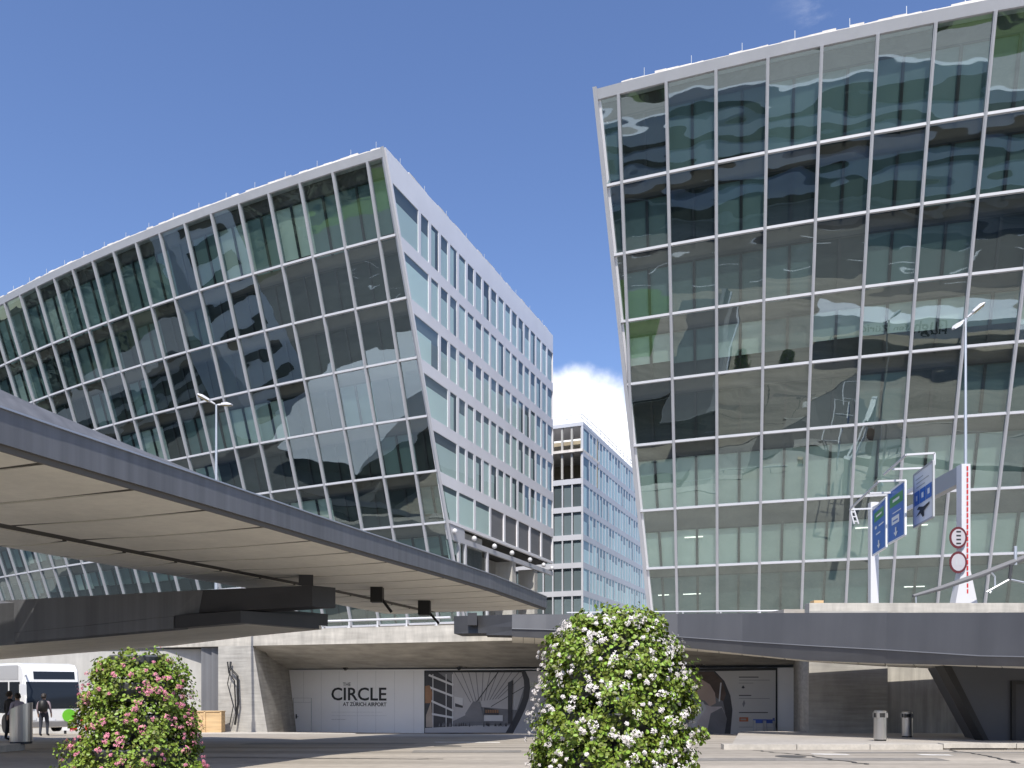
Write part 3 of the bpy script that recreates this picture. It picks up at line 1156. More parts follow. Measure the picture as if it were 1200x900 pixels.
# left retaining wall
rw = thing('retaining_wall', 'pale concrete retaining wall behind the bus on the left', 'wall', (-25, 58, -3.2))
b = MB()
b.hexa([(-60, 60, -3.7), (-18.95, 56.2, -3.7), (-18.95, 57, -3.7), (-60, 61, -3.7), (-60, 60, 2.5), (-18.95, 56.2, 2.5), (-18.95, 57, 2.5), (-60, 61, 2.5)])
b.build('wall', M['conc_lite'], rw)
b = MB()
b.hexa([(-60, 59.9, 2.5), (-18.97, 56.1, 2.5), (-18.97, 57.1, 2.5), (-60, 61.1, 2.5), (-60, 59.9, 2.62), (-18.97, 56.1, 2.62), (-18.97, 57.1, 2.62), (-60, 61.1, 2.62)])
b.build('coping', M['fascia_dk'], rw)
b = MB()
b.box(-20.25, 55.6, -3.6, -19.55, 56.15, 3.0)
b.box(-19.5, 55.4, -3.6, -18.95, 55.9, 3.0)
gc = b.build('grey_column', M['fascia'])
tag(gc, 'grey metal clad column against the retaining wall beside the concrete pier', 'column')
bt = thing('warning_board', 'red and white striped warning board along the top of the retaining wall', 'barrier', (-22.5, 56.2, 2.62))
b = MB()
for i in range(9):
    p0 = Vector((-24.8 + i * .5, 56.62 - i * .046, 0))
    b.hexa([(p0.x, p0.y, 2.62), (p0.x + .5, p0.y - .046, 2.62), (p0.x + .5, p0.y, 2.62), (p0.x, p0.y + .05, 2.62),
            (p0.x, p0.y, 2.9), (p0.x + .5, p0.y - .046, 2.9), (p0.x + .5, p0.y, 2.9), (p0.x, p0.y + .05, 2.9)], i % 2)
b.build('board', [M['sign_white'], M['red']], bt)
tb = MB()
tb.box(-20.2, 53.2, -2.85, -18.15, 54.0, -1.55)
for x in (-20.22, -19.2, -18.2):
    tb.box(x, 53.14, -2.85, x + .1, 53.2, -1.52)
tb.box(-20.22, 53.14, -1.55, -18.1, 54.02, -1.5)
tag(tb.build('timber_box', M['timber']), 'low timber boxing standing at the foot of the concrete pier', 'timber box')

# hoarding -----------------------------------------------------------------
HL = (Vector((16.75, 50.0, 0)) - H0).length


def hp(u, z, off=0.0):
    q = H0 + E * u + NH * off
    return Vector((q.x, q.y, z))


def hpx(px, py, off=0.0):
    """photo point -> point on the hoarding plane"""
    k = (px - 600) / 1000
    # H0 + E u : x = k y
    u = (k * H0.y - H0.x) / (E.x - k * E.y)
    y = H0.y + E.y * u
    return hp(u, (805 - py) / 1000 * y, off)


ho = thing('hoarding', 'long white site hoarding with black lettering inside the underpass', 'hoarding', (0, 56, -3.2))
zl0, zl1, zr0, zr1 = -3.35, 1.24, -3.25, 1.14
b = MB()
b.hexa([hp(0, zl0), hp(HL, zr0), hp(HL, zr0, -.1), hp(0, zl0, -.1), hp(0, zl1), hp(HL, zr1), hp(HL, zr1, -.1), hp(0, zl1, -.1)])
b.build('panel', M['hoard'], ho)
b = MB()
for i in range(1, 24):
    u = i * HL / 24
    b.beam(hp(u, zl0 + .02, .003), hp(u, 1.1, .003), E * .006, NH * .003)
b.build('panel_joint', M['ink_grey'], ho)
dr = MB()
dr.poly([hpx(344.5, 856, .012), hpx(364.5, 856.5, .012), hpx(364.5, 823, .012), hpx(344.5, 823, .012)])
for (a, c) in (((344, 857), (344, 818)), ((365, 857), (365, 818)), ((344, 818), (365, 818)), ((344, 823), (365, 823))):
    dr.bar(hpx(*a, .014), hpx(*c, .014), .05, .02, 1)
door = dr.build('door', [M['hoard'], M['ink_grey']], ho)
h = MB()
h.bar(hpx(347.5, 842, .03), hpx(347.5, 837, .03), .09, .05)
h.bar(hpx(347.5, 840, .06), hpx(350, 840, .06), .05, .04)
h.build('handle', M['black'], door)
sg = MB()
sg.bar(hpx(342.7, 834.5, .02), hpx(342.7, 831.5, .02), .16, .04)
sg.build('key_box', M['black'], ho)


def text_mesh(name, body, size, m, parent, origin, ax, upv, align='LEFT', bold=0.0, sx=1.0, depth=0.004):
    cu = bpy.data.curves.new(name, 'FONT')
    cu.body = body
    cu.size = size
    cu.align_x = align
    cu.offset = bold
    cu.extrude = depth
    cu.resolution_u = 3
    tmp = bpy.data.objects.new(name + '_tmp', cu)
    COL.objects.link(tmp)
    dg = bpy.context.evaluated_depsgraph_get()
    me = bpy.data.meshes.new_from_object(tmp.evaluated_get(dg))
    bpy.data.objects.remove(tmp)
    nn = Vector(ax).cross(Vector(upv)).normalized()
    org = LOC.get(parent.name, Vector((0, 0, 0)))
    for v in me.vertices:
        p = origin + ax * (v.co.x * sx) + upv * v.co.y + nn * v.co.z - org
        v.co = p
    me.materials.clear()
    me.materials.append(m)
    o = bpy.data.objects.new(name, me)
    COL.objects.link(o)
    o.parent = parent
    LOC[o.name] = org
    return o


Z = Vector((0, 0, 1))


def fit_text(body, px0, px1, py_base, cap_px, m, bold, parent, off=.02, name='lettering'):
    """letters between two photo points on the hoarding"""
    p0, p1 = hpx(px0, py_base, off), hpx(px1, py_base, off)
    cap = cap_px / 1000 * p0.y
    size = cap / 0.70
    o = text_mesh(name, body, size, m, parent, Vector((0, 0, 0)), Vector((1, 0, 0)), Z, bold=bold)
    xs_ = [v.co.x for v in o.data.vertices]
    org = LOC[o.name]
    lo, hi = min(xs_) + org.x, max(xs_) + org.x
    sx = (p1 - p0).length / (hi - lo)
    bpy.data.objects.remove(o)
    return text_mesh(name, body, size, m, parent, p0 - E * lo * sx, E, Z, bold=bold, sx=sx)


fit_text('THE', 402, 411, 804, 4.2, M['ink'], 0.0, ho)
fit_text('CIRCLE', 388.5, 453, 820.3, 14.5, M['ink'], 0.018, ho)
fit_text('AT ZÜRICH AIRPORT', 402, 453, 827.2, 4.3, M['ink'], 0.006, ho)
b = MB()
rn = random.Random(2)
for py, x1, mi in ((834.5, 448, 0), (838.7, 453, 0), (843, 406, 1)):
    x = 389.0
    while x < x1:
        w = rn.uniform(1.2, 5.5)
        b.bar(hpx(x, py, .016), hpx(min(x + w, x1), py, .016), .06 if mi == 0 else .1, .01, mi)
        x += w + .9
b.build('small_print', [M['ink_grey'], M['ink']], ho)
# framed poster
po = MB()
po.hexa([hpx(497.5, 862, .01), hpx(911, 862, .01), hpx(911, 862, .05), hpx(497.5, 862, .05), hpx(497.5, 786, .01), hpx(911, 782.5, .01), hpx(911, 782.5, .05), hpx(497.5, 786, .05)], 0)
poster = po.build('poster', M['ink'], ho)
PC = {k: mat('print_' + k, v, 0.55, var=vr, scale=(.7, .7, .9)) for k, v, vr in (
    ('pale_grey', (.52, .51, .52), .06), ('mid_grey', (.22, .22, .235), .18), ('dark_grey', (.055, .055, .062), .25),
    ('white', (.68, .68, .69), .04), ('brown', (.32, .17, .09), .3), ('sand', (.45, .38, .32), .2), ('panel', (.60, .59, .57), .02),
    ('skin', (.52, .40, .34), .12), ('shirt', (.62, .57, .58), .15), ('hair', (.11, .075, .06), .4), ('orange', (.55, .16, .06), .1))}
PK = list(PC)


def art(name, shapes, off0=.054):
    m = MB()
    off = off0
    for key, pts in shapes:
        m.poly([hpx(x, y, off) for x, y in pts], PK.index(key))
        off += .002
    return m.build(name, [PC[k] for k in PK], poster, fixn=False)


def band_(x0, y0, x1, y1, w):
    dx, dy = x1 - x0, y1 - y0
    L = math.hypot(dx, dy)
    nx, ny = -dy / L * w / 2, dx / L * w / 2
    return [(x0 + nx, y0 + ny), (x1 + nx, y1 + ny), (x1 - nx, y1 - ny), (x0 - nx, y0 - ny)]


S = [('mid_grey', [(499, 788), (700, 788), (700, 859), (499, 859)])]
S += [('pale_grey', [(531, 788), (620, 788), (606, 832), (560, 828), (546, 838), (531, 845)])]
for i in range(11):      # roof beams fanning out
    S.append(('mid_grey', band_(533 + i * 8.4, 788, 552 + i * 3.2, 823 - i * .4, .9)))
S.append(('dark_grey', band_(584, 788, 558, 824, 1.1)))
S.append(('dark_grey', band_(618, 803, 576, 828, .8)))
S.append(('dark_grey', [(499, 788), (514, 788), (531, 800), (531, 856), (499, 858)]))
for y, dy in ((791, 12), (805, 11), (820, 13), (836, 5)):
    S.append(('white', band_(503, y, 532, y + dy, 2.4)))
for x in (508, 523.5, 531):
    S.append(('white', band_(x, 790, x, 855, 1.0)))
S.append(('brown', [(499, 804), (504, 803), (507.5, 812), (506, 824), (499, 824)]))
S.append(('sand', [(500, 838), (506, 822), (508, 852), (500, 852)]))
S.append(('white', [(533, 816), (543, 818), (543, 829), (533, 828)]))
S.append(('dark_grey', [(534, 824), (543, 827), (543, 829.5), (534, 828)]))
S.append(('mid_grey', [(546, 836), (555, 822), (563, 822), (569, 846), (546, 846)]))
S.append(('dark_grey', [(568, 829), (585, 832), (585, 838), (568, 837)]))
for i in range(6):
    S.append(('brown', [(569.5 + i * 2.7, 831.5), (571.5 + i * 2.7, 832), (571.5 + i * 2.7, 835.5), (569.5 + i * 2.7, 835.2)]))
S.append(('white', [(568, 838), (590, 838), (590, 845), (568, 845)]))
S.append(('dark_grey', [(596, 800), (602, 797), (600, 848), (596, 848)]))
S.append(('pale_grey', [(499, 853), (560, 850), (606, 850), (600, 858.5), (499, 858.5)]))
for i in range(34):
    x = 511 + rn.uniform(0, 84)
    S.append((rn.choice(('dark_grey', 'dark_grey', 'mid_grey')), [(x, 852 - rn.uniform(0, 3)), (x + .9, 846 + rn.uniform(-1, 1)), (x + 1.6, 851)]))
# the ring of the scheme's emblem cuts the picture off
arc = [(617, 786.5), (621.5, 796), (622.5, 806), (621, 818), (617, 830), (610, 845), (602, 860)]
arc_in = [(617 - 5, 786.5), (615, 797), (615.5, 806), (614, 817), (609, 830), (602, 844), (593, 860)]
S.append(('pale_grey', arc + [(760, 860), (760, 786)]))
S.append(('dark_grey', arc + list(reversed(arc_in))))
art('print_picture', S)
S = [('mid_grey', [(700, 787), (838, 786), (853, 806), (858, 830), (855, 861), (700, 861)])]
S += [('dark_grey', [(826, 786.5), (838, 786.5), (849, 798), (856, 815), (858.5, 832), (856, 861), (846, 861), (850, 835), (845, 810)]),
      ('hair', [(813, 796), (819, 787), (836, 787), (846, 797), (851, 813), (848, 822), (840, 818), (832, 806), (822, 806)]),
      ('skin', [(812, 802), (814, 795), (822, 796), (832, 802), (838, 812), (839, 824), (832, 828), (826, 821), (817, 819), (813, 813)]),
      ('shirt', [(806, 850), (812, 836), (822, 824), (834, 828), (846, 828), (852, 842), (849, 861), (806, 861)]),
      ('white', [(810, 848), (815, 826), (824, 822), (828, 830), (818, 845), (812, 856)]),
      ('mid_grey', [(828, 861), (833, 836), (846, 829), (852, 842), (849, 861)]),
      ('white', band_(845, 800, 843, 822, 1.6))]
art('print_portrait', S)
S = [('panel', [(838, 786.5), (909, 785.5), (909, 860.5), (856, 860.5), (858.5, 832), (856, 815), (849, 798)])]
for y, x1, k in ((793.5, 889, 'dark_grey'), (797, 902, 'mid_grey'), (800.5, 883, 'mid_grey'), (815, 880.5, 'dark_grey'), (818.5, 902, 'mid_grey'),
                 (835, 900, 'dark_grey'), (852, 884, 'mid_grey')):
    S.append((k, band_(866, y, x1, y, .5 if k == 'mid_grey' else 1.1)))
S += [('dark_grey', [(869, 806), (871, 803), (873, 806), (871, 807)]), ('mid_grey', [(870, 825), (872, 820), (873.5, 824), (871.5, 829)]),
      ('orange', [(866.5, 840.5), (877, 840.5), (877, 845.5), (866.5, 845.5)]), ('sand', [(868, 842), (874.5, 842), (874.5, 844), (868, 844)])]
art('print_notice', S)
for i, (px, py) in enumerate(((408, 784.5), (540, 784.2), (818, 782))):
    s_ = MB()
    p = hpx(px, py, .5)
    s_.bar(p + Vector((0, 0, 0)), p + Vector((.35, -.1, .28)), .28, .2)
    s_.bar(p + Vector((.5, .2, .2)), p + Vector((.9, .3, .26)), .14, .14)
    s_.bar(p + Vector((.25, 0, .2)), hpx(px, py, 0) + Vector((.4, 0, .1)), .06, .06)
    o = s_.build('spotlight', M['black'])
    tag(o, ('small black spotlight above the CIRCLE lettering', 'small black spotlight above the atrium picture on the hoarding', 'small black spotlight above the portrait on the hoarding')[i],
        'spotlight', 'spotlights along the hoarding')

# board marked walls to the right ------------------------------------------------
JX = 12.53
wallA = MB()
wallA.hexa([(JX, 36, -2.4), (15.85, 36, -2.4), (22, 50.4, -3.4), (16.62, 50.4, -3.4), (JX, 36, 3.2), (15.85, 36, 3.2), (22, 50.4, 3.2), (16.62, 50.4, 3.2)])
tag(wallA.build('concrete_wall', M['conc']), 'concrete wall with horizontal board marks beside the hoarding', 'wall', 'board marked concrete walls')
wallB = MB()
wallB.box(15.86, 36.45, -2.4, 30, 37.2, 3.2)
tag(wallB.build('concrete_wall', M['conc_v']), 'concrete wall with vertical board marks behind the smaller litter bin', 'wall', 'board marked concrete walls')
pp = MB()
pp.box(13.1, 37.6, 3.0, 60, 38.2, 3.70)
tag(pp.build('concrete_parapet', M['conc_beam']), 'long weathered concrete parapet under the road signs on the upper road', 'parapet')

# railing on the lintel
rg = thing('railing', 'low pale metal railing on top of the concrete lintel', 'railing', (-6, 51, 3.58))
b = MB()
b.tube([fp(.5, 4.05, .35), fp(13.5, 4.05, .35)], .07, 8)
b.tube([fp(.5, 3.88, .35), fp(4.0, 3.88, .35)], .05, 6)
b.build('handrail', M['wpost'], rg)
for u in np.arange(.9, 13.6, 1.95):
    b = MB()
    b.tube([fp(u, 3.58, .35), fp(u, 4.02, .35)], .05, 6)
    b.lathe(fp(u, 3.58, .35), [(.12, 0), (.12, .04), (.05, .06)], 10)
    b.build('post', M['wpost'], rg)
rg2 = thing('railing', 'thin pale railing on the upper road left of the concrete parapet', 'railing', (9, 46, 3.52))
b = MB()
b.tube([(3, 46.6, 4.05), (13.6, 42.0, 3.75)], .045, 6)
b.build('handrail', M['wpost'], rg2)
for k in range(6):
    q = Vector((3, 46.6, 4.05)).lerp(Vector((13.6, 42.0, 3.75)), (k + .3) / 6)
    b = MB()
    b.tube([(q.x, q.y, 3.5), tuple(q)], .04, 6)
    b.build('post', M['wpost'], rg2)
bx = MB()
bx.box(14.3, 40.4, 3.5, 14.75, 40.9, 4.1)
tag(bx.build('timber_block', M['timber']), 'small timber block at the end of the concrete parapet', 'timber block')

# ------------------------------------------------------------------ canopies
CK = 0.78
SOF = 4.0 * CK
fd = CK * np.array([2, 8, 14.1, 15.7, 17.8, 20.5, 24.2, 26, 30.5, 35.4, 43.6])
fx = CK * np.array([-12.6, -10.5, -8.45, -7.9, -7.12, -6.15, -4.84, -4.16, -2.44, -.7, 1.75])
cseg = np.concatenate([[0], np.cumsum(np.hypot(np.diff(fd), np.diff(fx)))])
CN = Vector((-.946, .324, 0))
CW = 9.2 * CK


def cfront(q, w=0.0, z=SOF):
    x = np.interp(q, cseg, fx)
    y = np.interp(q, cseg, fd)
    return Vector((x, y, z)) + CN * w


ca = thing('road_canopy', 'large grey canopy with beige panelled soffit overhead at upper left', 'canopy', (-6, 28, 4))
qmax = float(cseg[-1])
nq = 20
qs = np.linspace(0, qmax, nq + 1)
qs = np.arange(qmax, 0, -2.15 * CK)[::-1]
b = MB()
gap = .06
rows_w = ((.2, 6.1 * CK), (6.75 * CK, CW - .02))
for q0, q1 in zip(qs[:-1], qs[1:]):
    for k, (w0, w1) in enumerate(rows_w):
        n_ = 5
        for i in range(n_):
            a0, a1 = w0 + (w1 - w0) * i / n_, w0 + (w1 - w0) * (i + 1) / n_
            # panels sag a little between their ribs
            sg = (lambda w: -.03 * math.sin(math.pi * (w - w0) / (w1 - w0))) if k == 0 else (lambda w: -.04 * math.sin(math.pi * (w - w0) / (w1 - w0)))
            b.hexa([cfront(q0 + gap, a0, SOF + sg(a0)), cfront(q1 - gap, a0, SOF + sg(a0)), cfront(q1 - gap, a1, SOF + sg(a1)), cfront(q0 + gap, a1, SOF + sg(a1)),
                    cfront(q0 + gap, a0, SOF + .14), cfront(q1 - gap, a0, SOF + .14), cfront(q1 - gap, a1, SOF + .14), cfront(q0 + gap, a1, SOF + .14)])
b.build('soffit', M['soffit'], ca)
b = MB()
for q0, q1 in zip(qs[:-1], qs[1:]):
    b.hexa([cfront(q0, .12, SOF + .2), cfront(q1, .12, SOF + .2), cfront(q1, CW - .1, SOF + .2), cfront(q0, CW - .1, SOF + .2),
            cfront(q0, .12, SOF + .45), cfront(q1, .12, SOF + .45), cfront(q1, CW - .1, SOF + .45), cfront(q0, CW - .1, SOF + .45)])
b.build('roof', M['fascia_dk'], ca)
b = MB()
for q0, q1 in zip(qs[:-1], qs[1:]):
    for g0, g1 in ((q0, q1),):
        b.hexa([cfront(g0, 0, SOF + .02), cfront(g1, 0, SOF + .02), cfront(g1, .12, SOF + .02), cfront(g0, .12, SOF + .02),
                cfront(g0, .0, SOF + .47), cfront(g1, 0, SOF + .47), cfront(g1, .12, SOF + .47), cfront(g0, .12, SOF + .47)])
    b.hexa([cfront(q0, CW - .01, SOF + .1), cfront(q1, CW - .01, SOF + .1), cfront(q1, CW + .05, SOF + .1), cfront(q0, CW + .05, SOF + .1),
            cfront(q0, CW - .01, SOF + .3), cfront(q1, CW - .01, SOF + .3), cfront(q1, CW + .05, SOF + .3), cfront(q0, CW + .05, SOF + .3)])
qe = float(qs[-1])
ev = (cfront(qe, 1) - cfront(qe - 1, 1)).normalized() * .1
b.hexa([cfront(qe, 0), cfront(qe, 0) + ev, cfront(qe, CW) + ev, cfront(qe, CW), cfront(qe, 0, SOF + .47), cfront(qe, 0, SOF + .47) + ev, cfront(qe, CW, SOF + .47) + ev, cfront(qe, CW, SOF + .47)])
b.build('fascia', M['fascia'], ca)
b = MB()
for q0, q1 in zip(qs[:-1], qs[1:]):
    b.hexa([cfront(q0, -.03, SOF + .47), cfront(q1, -.03, SOF + .47), cfront(q1, .14, SOF + .47), cfront(q0, .14, SOF + .47),
            cfront(q0, -.03, SOF + .495), cfront(q1, -.03, SOF + .495), cfront(q1, .14, SOF + .495), cfront(q0, .14, SOF + .495)])
b.build('edge_trim', M['fascia_lip'], ca)
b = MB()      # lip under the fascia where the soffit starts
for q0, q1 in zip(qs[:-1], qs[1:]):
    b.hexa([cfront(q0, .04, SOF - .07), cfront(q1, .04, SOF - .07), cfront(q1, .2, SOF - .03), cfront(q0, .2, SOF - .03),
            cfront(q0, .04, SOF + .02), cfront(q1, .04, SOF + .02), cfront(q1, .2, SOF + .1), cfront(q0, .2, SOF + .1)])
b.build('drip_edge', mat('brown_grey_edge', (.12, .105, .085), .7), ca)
b = MB()      # dark joints between the soffit panels and a dark strip along the gap between their rows
for q0 in qs:
    for w0, w1 in rows_w:
        b.hexa([cfront(q0 - .05, w0, SOF + .0), cfront(q0 + .05, w0, SOF + .0), cfront(q0 + .05, w1, SOF + .0), cfront(q0 - .05, w1, SOF + .0),
                cfront(q0 - .05, w0, SOF + .1), cfront(q0 + .05, w0, SOF + .1), cfront(q0 + .05, w1, SOF + .1), cfront(q0 - .05, w1, SOF + .1)])
for q0, q1 in zip(qs[:-1], qs[1:]):
    b.hexa([cfront(q0, rows_w[0][1] + .01, SOF + .02), cfront(q1, rows_w[0][1] + .01, SOF + .02), cfront(q1, rows_w[1][0] - .01, SOF + .02), cfront(q0, rows_w[1][0] - .01, SOF + .02),
            cfront(q0, rows_w[0][1] + .01, SOF + .12), cfront(q1, rows_w[0][1] + .01, SOF + .12), cfront(q1, rows_w[1][0] - .01, SOF + .12), cfront(q0, rows_w[1][0] - .01, SOF + .12)])
b.build('soffit_joint', mat('dark_brown_joint', (.07, .062, .05), .8), ca)
b = MB()      # sloping ribbed upstand set back on the roof, lower towards the far end
for q0, q1 in zip(qs[:-1], qs[1:]):
    d0, d1 = cfront(q0).y, cfront(q1).y
    h0, h1 = (float(CK * np.interp(d / CK, [8, 14, 18, 26, 32], [1.15, .62, .36, .10, .02])) for d in (d0, d1))
    b.hexa([cfront(q0, .16, SOF + .465), cfront(q1, .16, SOF + .465), cfront(q1, 1.1, SOF + .465), cfront(q0, 1.1, SOF + .465),
            cfront(q0, .6, SOF + .495 + h0), cfront(q1, .6, SOF + .495 + h1), cfront(q1, 1.1, SOF + .495 + h1), cfront(q0, 1.1, SOF + .495 + h0)])
b.build('upstand', M['fascia'], ca)
for px, py0, py1, d in ((442, 688, 706, 34.0 * CK), (497.5, 704, 721, 39.4 * CK)):
    s_ = MB()
    w = 7.0 / 1000 * d
    p = at(px, py1, d)
    top = SOF + .12
    s_.hexa([p + Vector((-w, -w, 0)), p + Vector((w, -w, 0)), p + Vector((w, w, 0)), p + Vector((-w, w, 0)),
             Vector((p.x - w, p.y - w, top)), Vector((p.x + w, p.y - w, top)), Vector((p.x + w, p.y + w, top)), Vector((p.x - w, p.y + w, top))])
    s_.tube([p + Vector((w * .8, 0, .1)), p + Vector((w * 2.4, 0, -.3))], .05, 6)
    o = s_.build('hanging_bracket', M['black'])
    tag(o, 'black bracket box hanging from the canopy soffit, %s' % ('nearer the concrete pier' if px < 450 else 'next to the dark beam end'), 'bracket', 'bracket boxes under the canopy')

# lower left canopy
cl = thing('road_canopy', 'low dark canopy descending to the left above the bus', 'canopy', (-16, 30, 2))
near = [(-140, 712, 752, 765, 22.0 * CK), (0, 704, 743, 754, 25.0 * CK), (100, 698.5, 733, 745.5, 26.8 * CK), (203, 693, 722, 736.5, 28.5 * CK)]
b, b2, sfm = MB(), MB(), MB()
far = [(-140, 789, 42), (0, 773, 40), (100, 765, 40.2), (203, 757, 40.4), (293, 746, 37.3)]


def npts(r):
    px, t, c, bo, d = r
    return at(px, t, d), at(px, c, d), at(px, bo, d)


for r0, r1 in zip(near[:-1], near[1:]):
    t0, c0, o0 = npts(r0)
    t1, c1, o1 = npts(r1)
    iv = Vector((.25, .35, 0))
    b.hexa([c0, c1, c1 + iv, c0 + iv, t0, t1, t1 + iv, t0 + iv])
    j = Vector((-.01, -.02, -.01))
    b2.hexa([o0, o1, o1 + iv, o0 + iv, c0 + j, c1 + j, c1 + iv, c0 + iv])
# shadowed return of the upper fascia up to the beam end
A = at(203, 693, 28.5 * CK)
t0, c0, o0 = npts(near[-1])
t1, c1 = at(232, 691.5, 29.0 * CK), at(227, 718.5, 29.0 * CK)
iv = Vector((.25, .35, 0))
b.hexa([c0, c1, c1 + iv, c0 + iv, t0, t1, t1 + iv, t0 + iv])
b.build('fascia', M['fascia'], cl)
b2.build('lower_fascia', M['fascia'], cl)
apex_t, apex_b = at(282, 715.5, 29.3 * CK), at(282, 730, 29.3 * CK)
e_t, e_b = at(374, 722, 32.3 * CK), at(374, 737, 32.3 * CK)
b = MB()
iv = Vector((.05, .4, 0))
lt, lb = at(205, 721.5, 28.5 * CK), at(205, 736.2, 28.5 * CK)
b.hexa([lb, apex_b, apex_b + iv, lb + iv, lt, apex_t, apex_t + iv, lt + iv])
b.hexa([apex_b, e_b, e_b + Vector((-.4, .3, 0)), apex_b + iv, apex_t, e_t, e_t + Vector((-.4, .3, 0)), apex_t + iv])
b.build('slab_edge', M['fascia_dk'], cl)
b = MB()
nearpts = [npts(r)[2] for r in near] + [apex_b, e_b]
farpts = [at(px, y, nearpts[min(i, 3)].z * 1000 / (805 - y)) for i, (px, y, d) in enumerate(far)]
farpts = farpts[:4] + [at(293, 746, apex_b.z * 1000 / 59), e_b + Vector((0, .35, 0))]
for i in range(len(nearpts) - 1):
    nn = 4
    for k in range(nn):
        f0, f1 = (k + .015) / nn, (k + .985) / nn
        a0, a1 = nearpts[i].lerp(farpts[i], f0), nearpts[i + 1].lerp(farpts[i + 1], f0)
        c0, c1 = nearpts[i].lerp(farpts[i], f1), nearpts[i + 1].lerp(farpts[i + 1], f1)
        u3 = Vector((0, 0, .05))
        b.hexa([a0 + u3 * .1, a1 + u3 * .1, c1 + u3 * .1, c0 + u3 * .1, a0 + u3 * 2, a1 + u3 * 2, c1 + u3 * 2, c0 + u3 * 2])
b.build('soffit', M['soffit'], cl)
b = MB()
for i in range(len(nearpts) - 1):
    u3 = Vector((0, 0, .12))
    iq = Vector((.15, .5, 0))
    b.hexa([nearpts[i] + u3 + iq, nearpts[i + 1] + u3 + iq, farpts[i + 1] + u3, farpts[i] + u3, nearpts[i] + u3 * 4 + iq, nearpts[i + 1] + u3 * 4 + iq, farpts[i + 1] + u3 * 4, farpts[i] + u3 * 4])
b.build('roof', M['fascia_dk'], cl)
b = MB()
p0t, p0b, p1t, p1b = at(232, 691.5, 29.1 * CK), at(227, 718.5, 29.1 * CK), at(366, 686, 30.4 * CK), at(366, 710.5, 30.4 * CK)
iv = Vector((.53, .55, 0))
b.hexa([p0b, p1b, p1b + iv, p0b + iv, p0t, p1t, p1t + iv, p0t + iv])
b.hexa([at(350, 686, 30.2 * CK), at(367, 686, 30.2 * CK), at(367, 686, 30.9 * CK), at(350, 686, 30.9 * CK),
        Vector((*at(350, 686, 30.2 * CK).xy, SOF + .1)), Vector((*at(367, 686, 30.2 * CK).xy, SOF + .1)), Vector((*at(367, 686, 30.9 * CK).xy, SOF + .1)), Vector((*at(350, 686, 30.9 * CK).xy, SOF + .1))])
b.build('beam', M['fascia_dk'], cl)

# right canopy
FR = mat('plain_grey_sheet_metal', (.098, .099, .105), .5, var=.10, scale=(1.2, 1.2, .08), var2=.08, scale2=(.4, .4, .4))
cr = thing('road_canopy', 'long grey canopy with folded fascia sweeping down to the right behind the white flower tower', 'canopy', (10, 32, 1.5))
#      px   top  crease bottom  d    far depth
RS = [(600, 720, 737, 746, 41.5, 50), (640, 720, 738, 748, 41.0, 49), (700, 719.5, 741, 752, 40, 46.5), (794, 719, 746.5, 758, 37.6, 42.5), (870, 718.5, 752, 766, 34.2, 38.2), (948, 718.2, 757, 774, 30.6, 35.2), (1039, 718, 762, 777.5, 27.4, 35.2),
      (1147, 718, 769, 780, 24.0, 35.2), (1240, 717.5, 771, 782, 21.6, 35.2), (1330, 717, 773, 784, 19.6, 35.2)]
b, b2, b3, b4, b5 = MB(), MB(), MB(), MB(), MB()
for k, (r0, r1) in enumerate(zip(RS[:-1], RS[1:])):
    def pts(r):
        px, t, c, bo, d, f = r
        T, C_, B_ = at(px, t, d + .12), at(px, c, d), at(px, bo, d + .1)
        bk = B_ * 1.0
        s_ = f / (d + .1)
        Fp = Vector((B_.x * s_, f, B_.z + .08))
        Tp = Vector((B_.x * s_, f, max(B_.z + .42, 1.62 + (B_.x * s_ - 12.5) * .06)))
        return T, C_, B_, Fp, Tp
    T0, C0, B0, F0_, G0 = pts(r0)
    T1, C1, B1, F1_, G1 = pts(r1)
    th = Vector((0, .12, 0))
    b.hexa([C0, C1, C1 + th, C0 + th, T0, T1, T1 + th, T0 + th])
    b2.hexa([B0, B1, B1 + th, B0 + th, C0 + Vector((0, -.03, -.012)), C1 + Vector((0, -.03, -.012)), C1 + th - Vector((0, 0, .012)), C0 + th - Vector((0, 0, .012))])
    b5.bar(C0 + Vector((0, -.05, .01)), C1 + Vector((0, -.05, .01)), .05, .03)
    n_ = 3
    for i in range(n_):
        f0, f1 = (i + .02) / n_, (i + .98) / n_
        b3.hexa([B0.lerp(B1, f0) + th, B0.lerp(B1, f1) + th, F0_.lerp(F1_, f1), F0_.lerp(F1_, f0),
                 B0.lerp(B1, f0) + th + Z * .1, B0.lerp(B1, f1) + th + Z * .1, F0_.lerp(F1_, f1) + Z * .1, F0_.lerp(F1_, f0) + Z * .1])
    b4.hexa([B0 + th + Z * .13, B1 + th + Z * .13, F1_ + Z * .13, F0_ + Z * .13, T0 + th - Z * .06, T1 + th - Z * .06, G1, G0])
b.build('fascia', FR, cr)
b5.build('edge_trim', mat('dull_metal_edge', (.24, .245, .26), .45), cr)
b2.build('lower_fascia', FR, cr)
b3.build('soffit', M['soffit'], cr)
b4.build('roof', M['fascia_dk'], cr)
b = MB()      # dark beam end tucked under the big canopy
q = [(532, 722, 742.5, 45.5), (644, 719, 741, 43.2)]
(x0, t0, o0, d0), (x1, t1, o1, d1) = q
b.hexa([at(x0, o0, d0), at(636, o1, d1), at(636, o1, d1) + Vector((.3, 2.5, 0)), at(x0, o0, d0) + Vector((.3, 2.5, 0)),
        at(x0, t0, d0), at(x1, t1, d1), at(x1, t1, d1) + Vector((.3, 2.5, 0)), at(x0, t0, d0) + Vector((.3, 2.5, 0))])
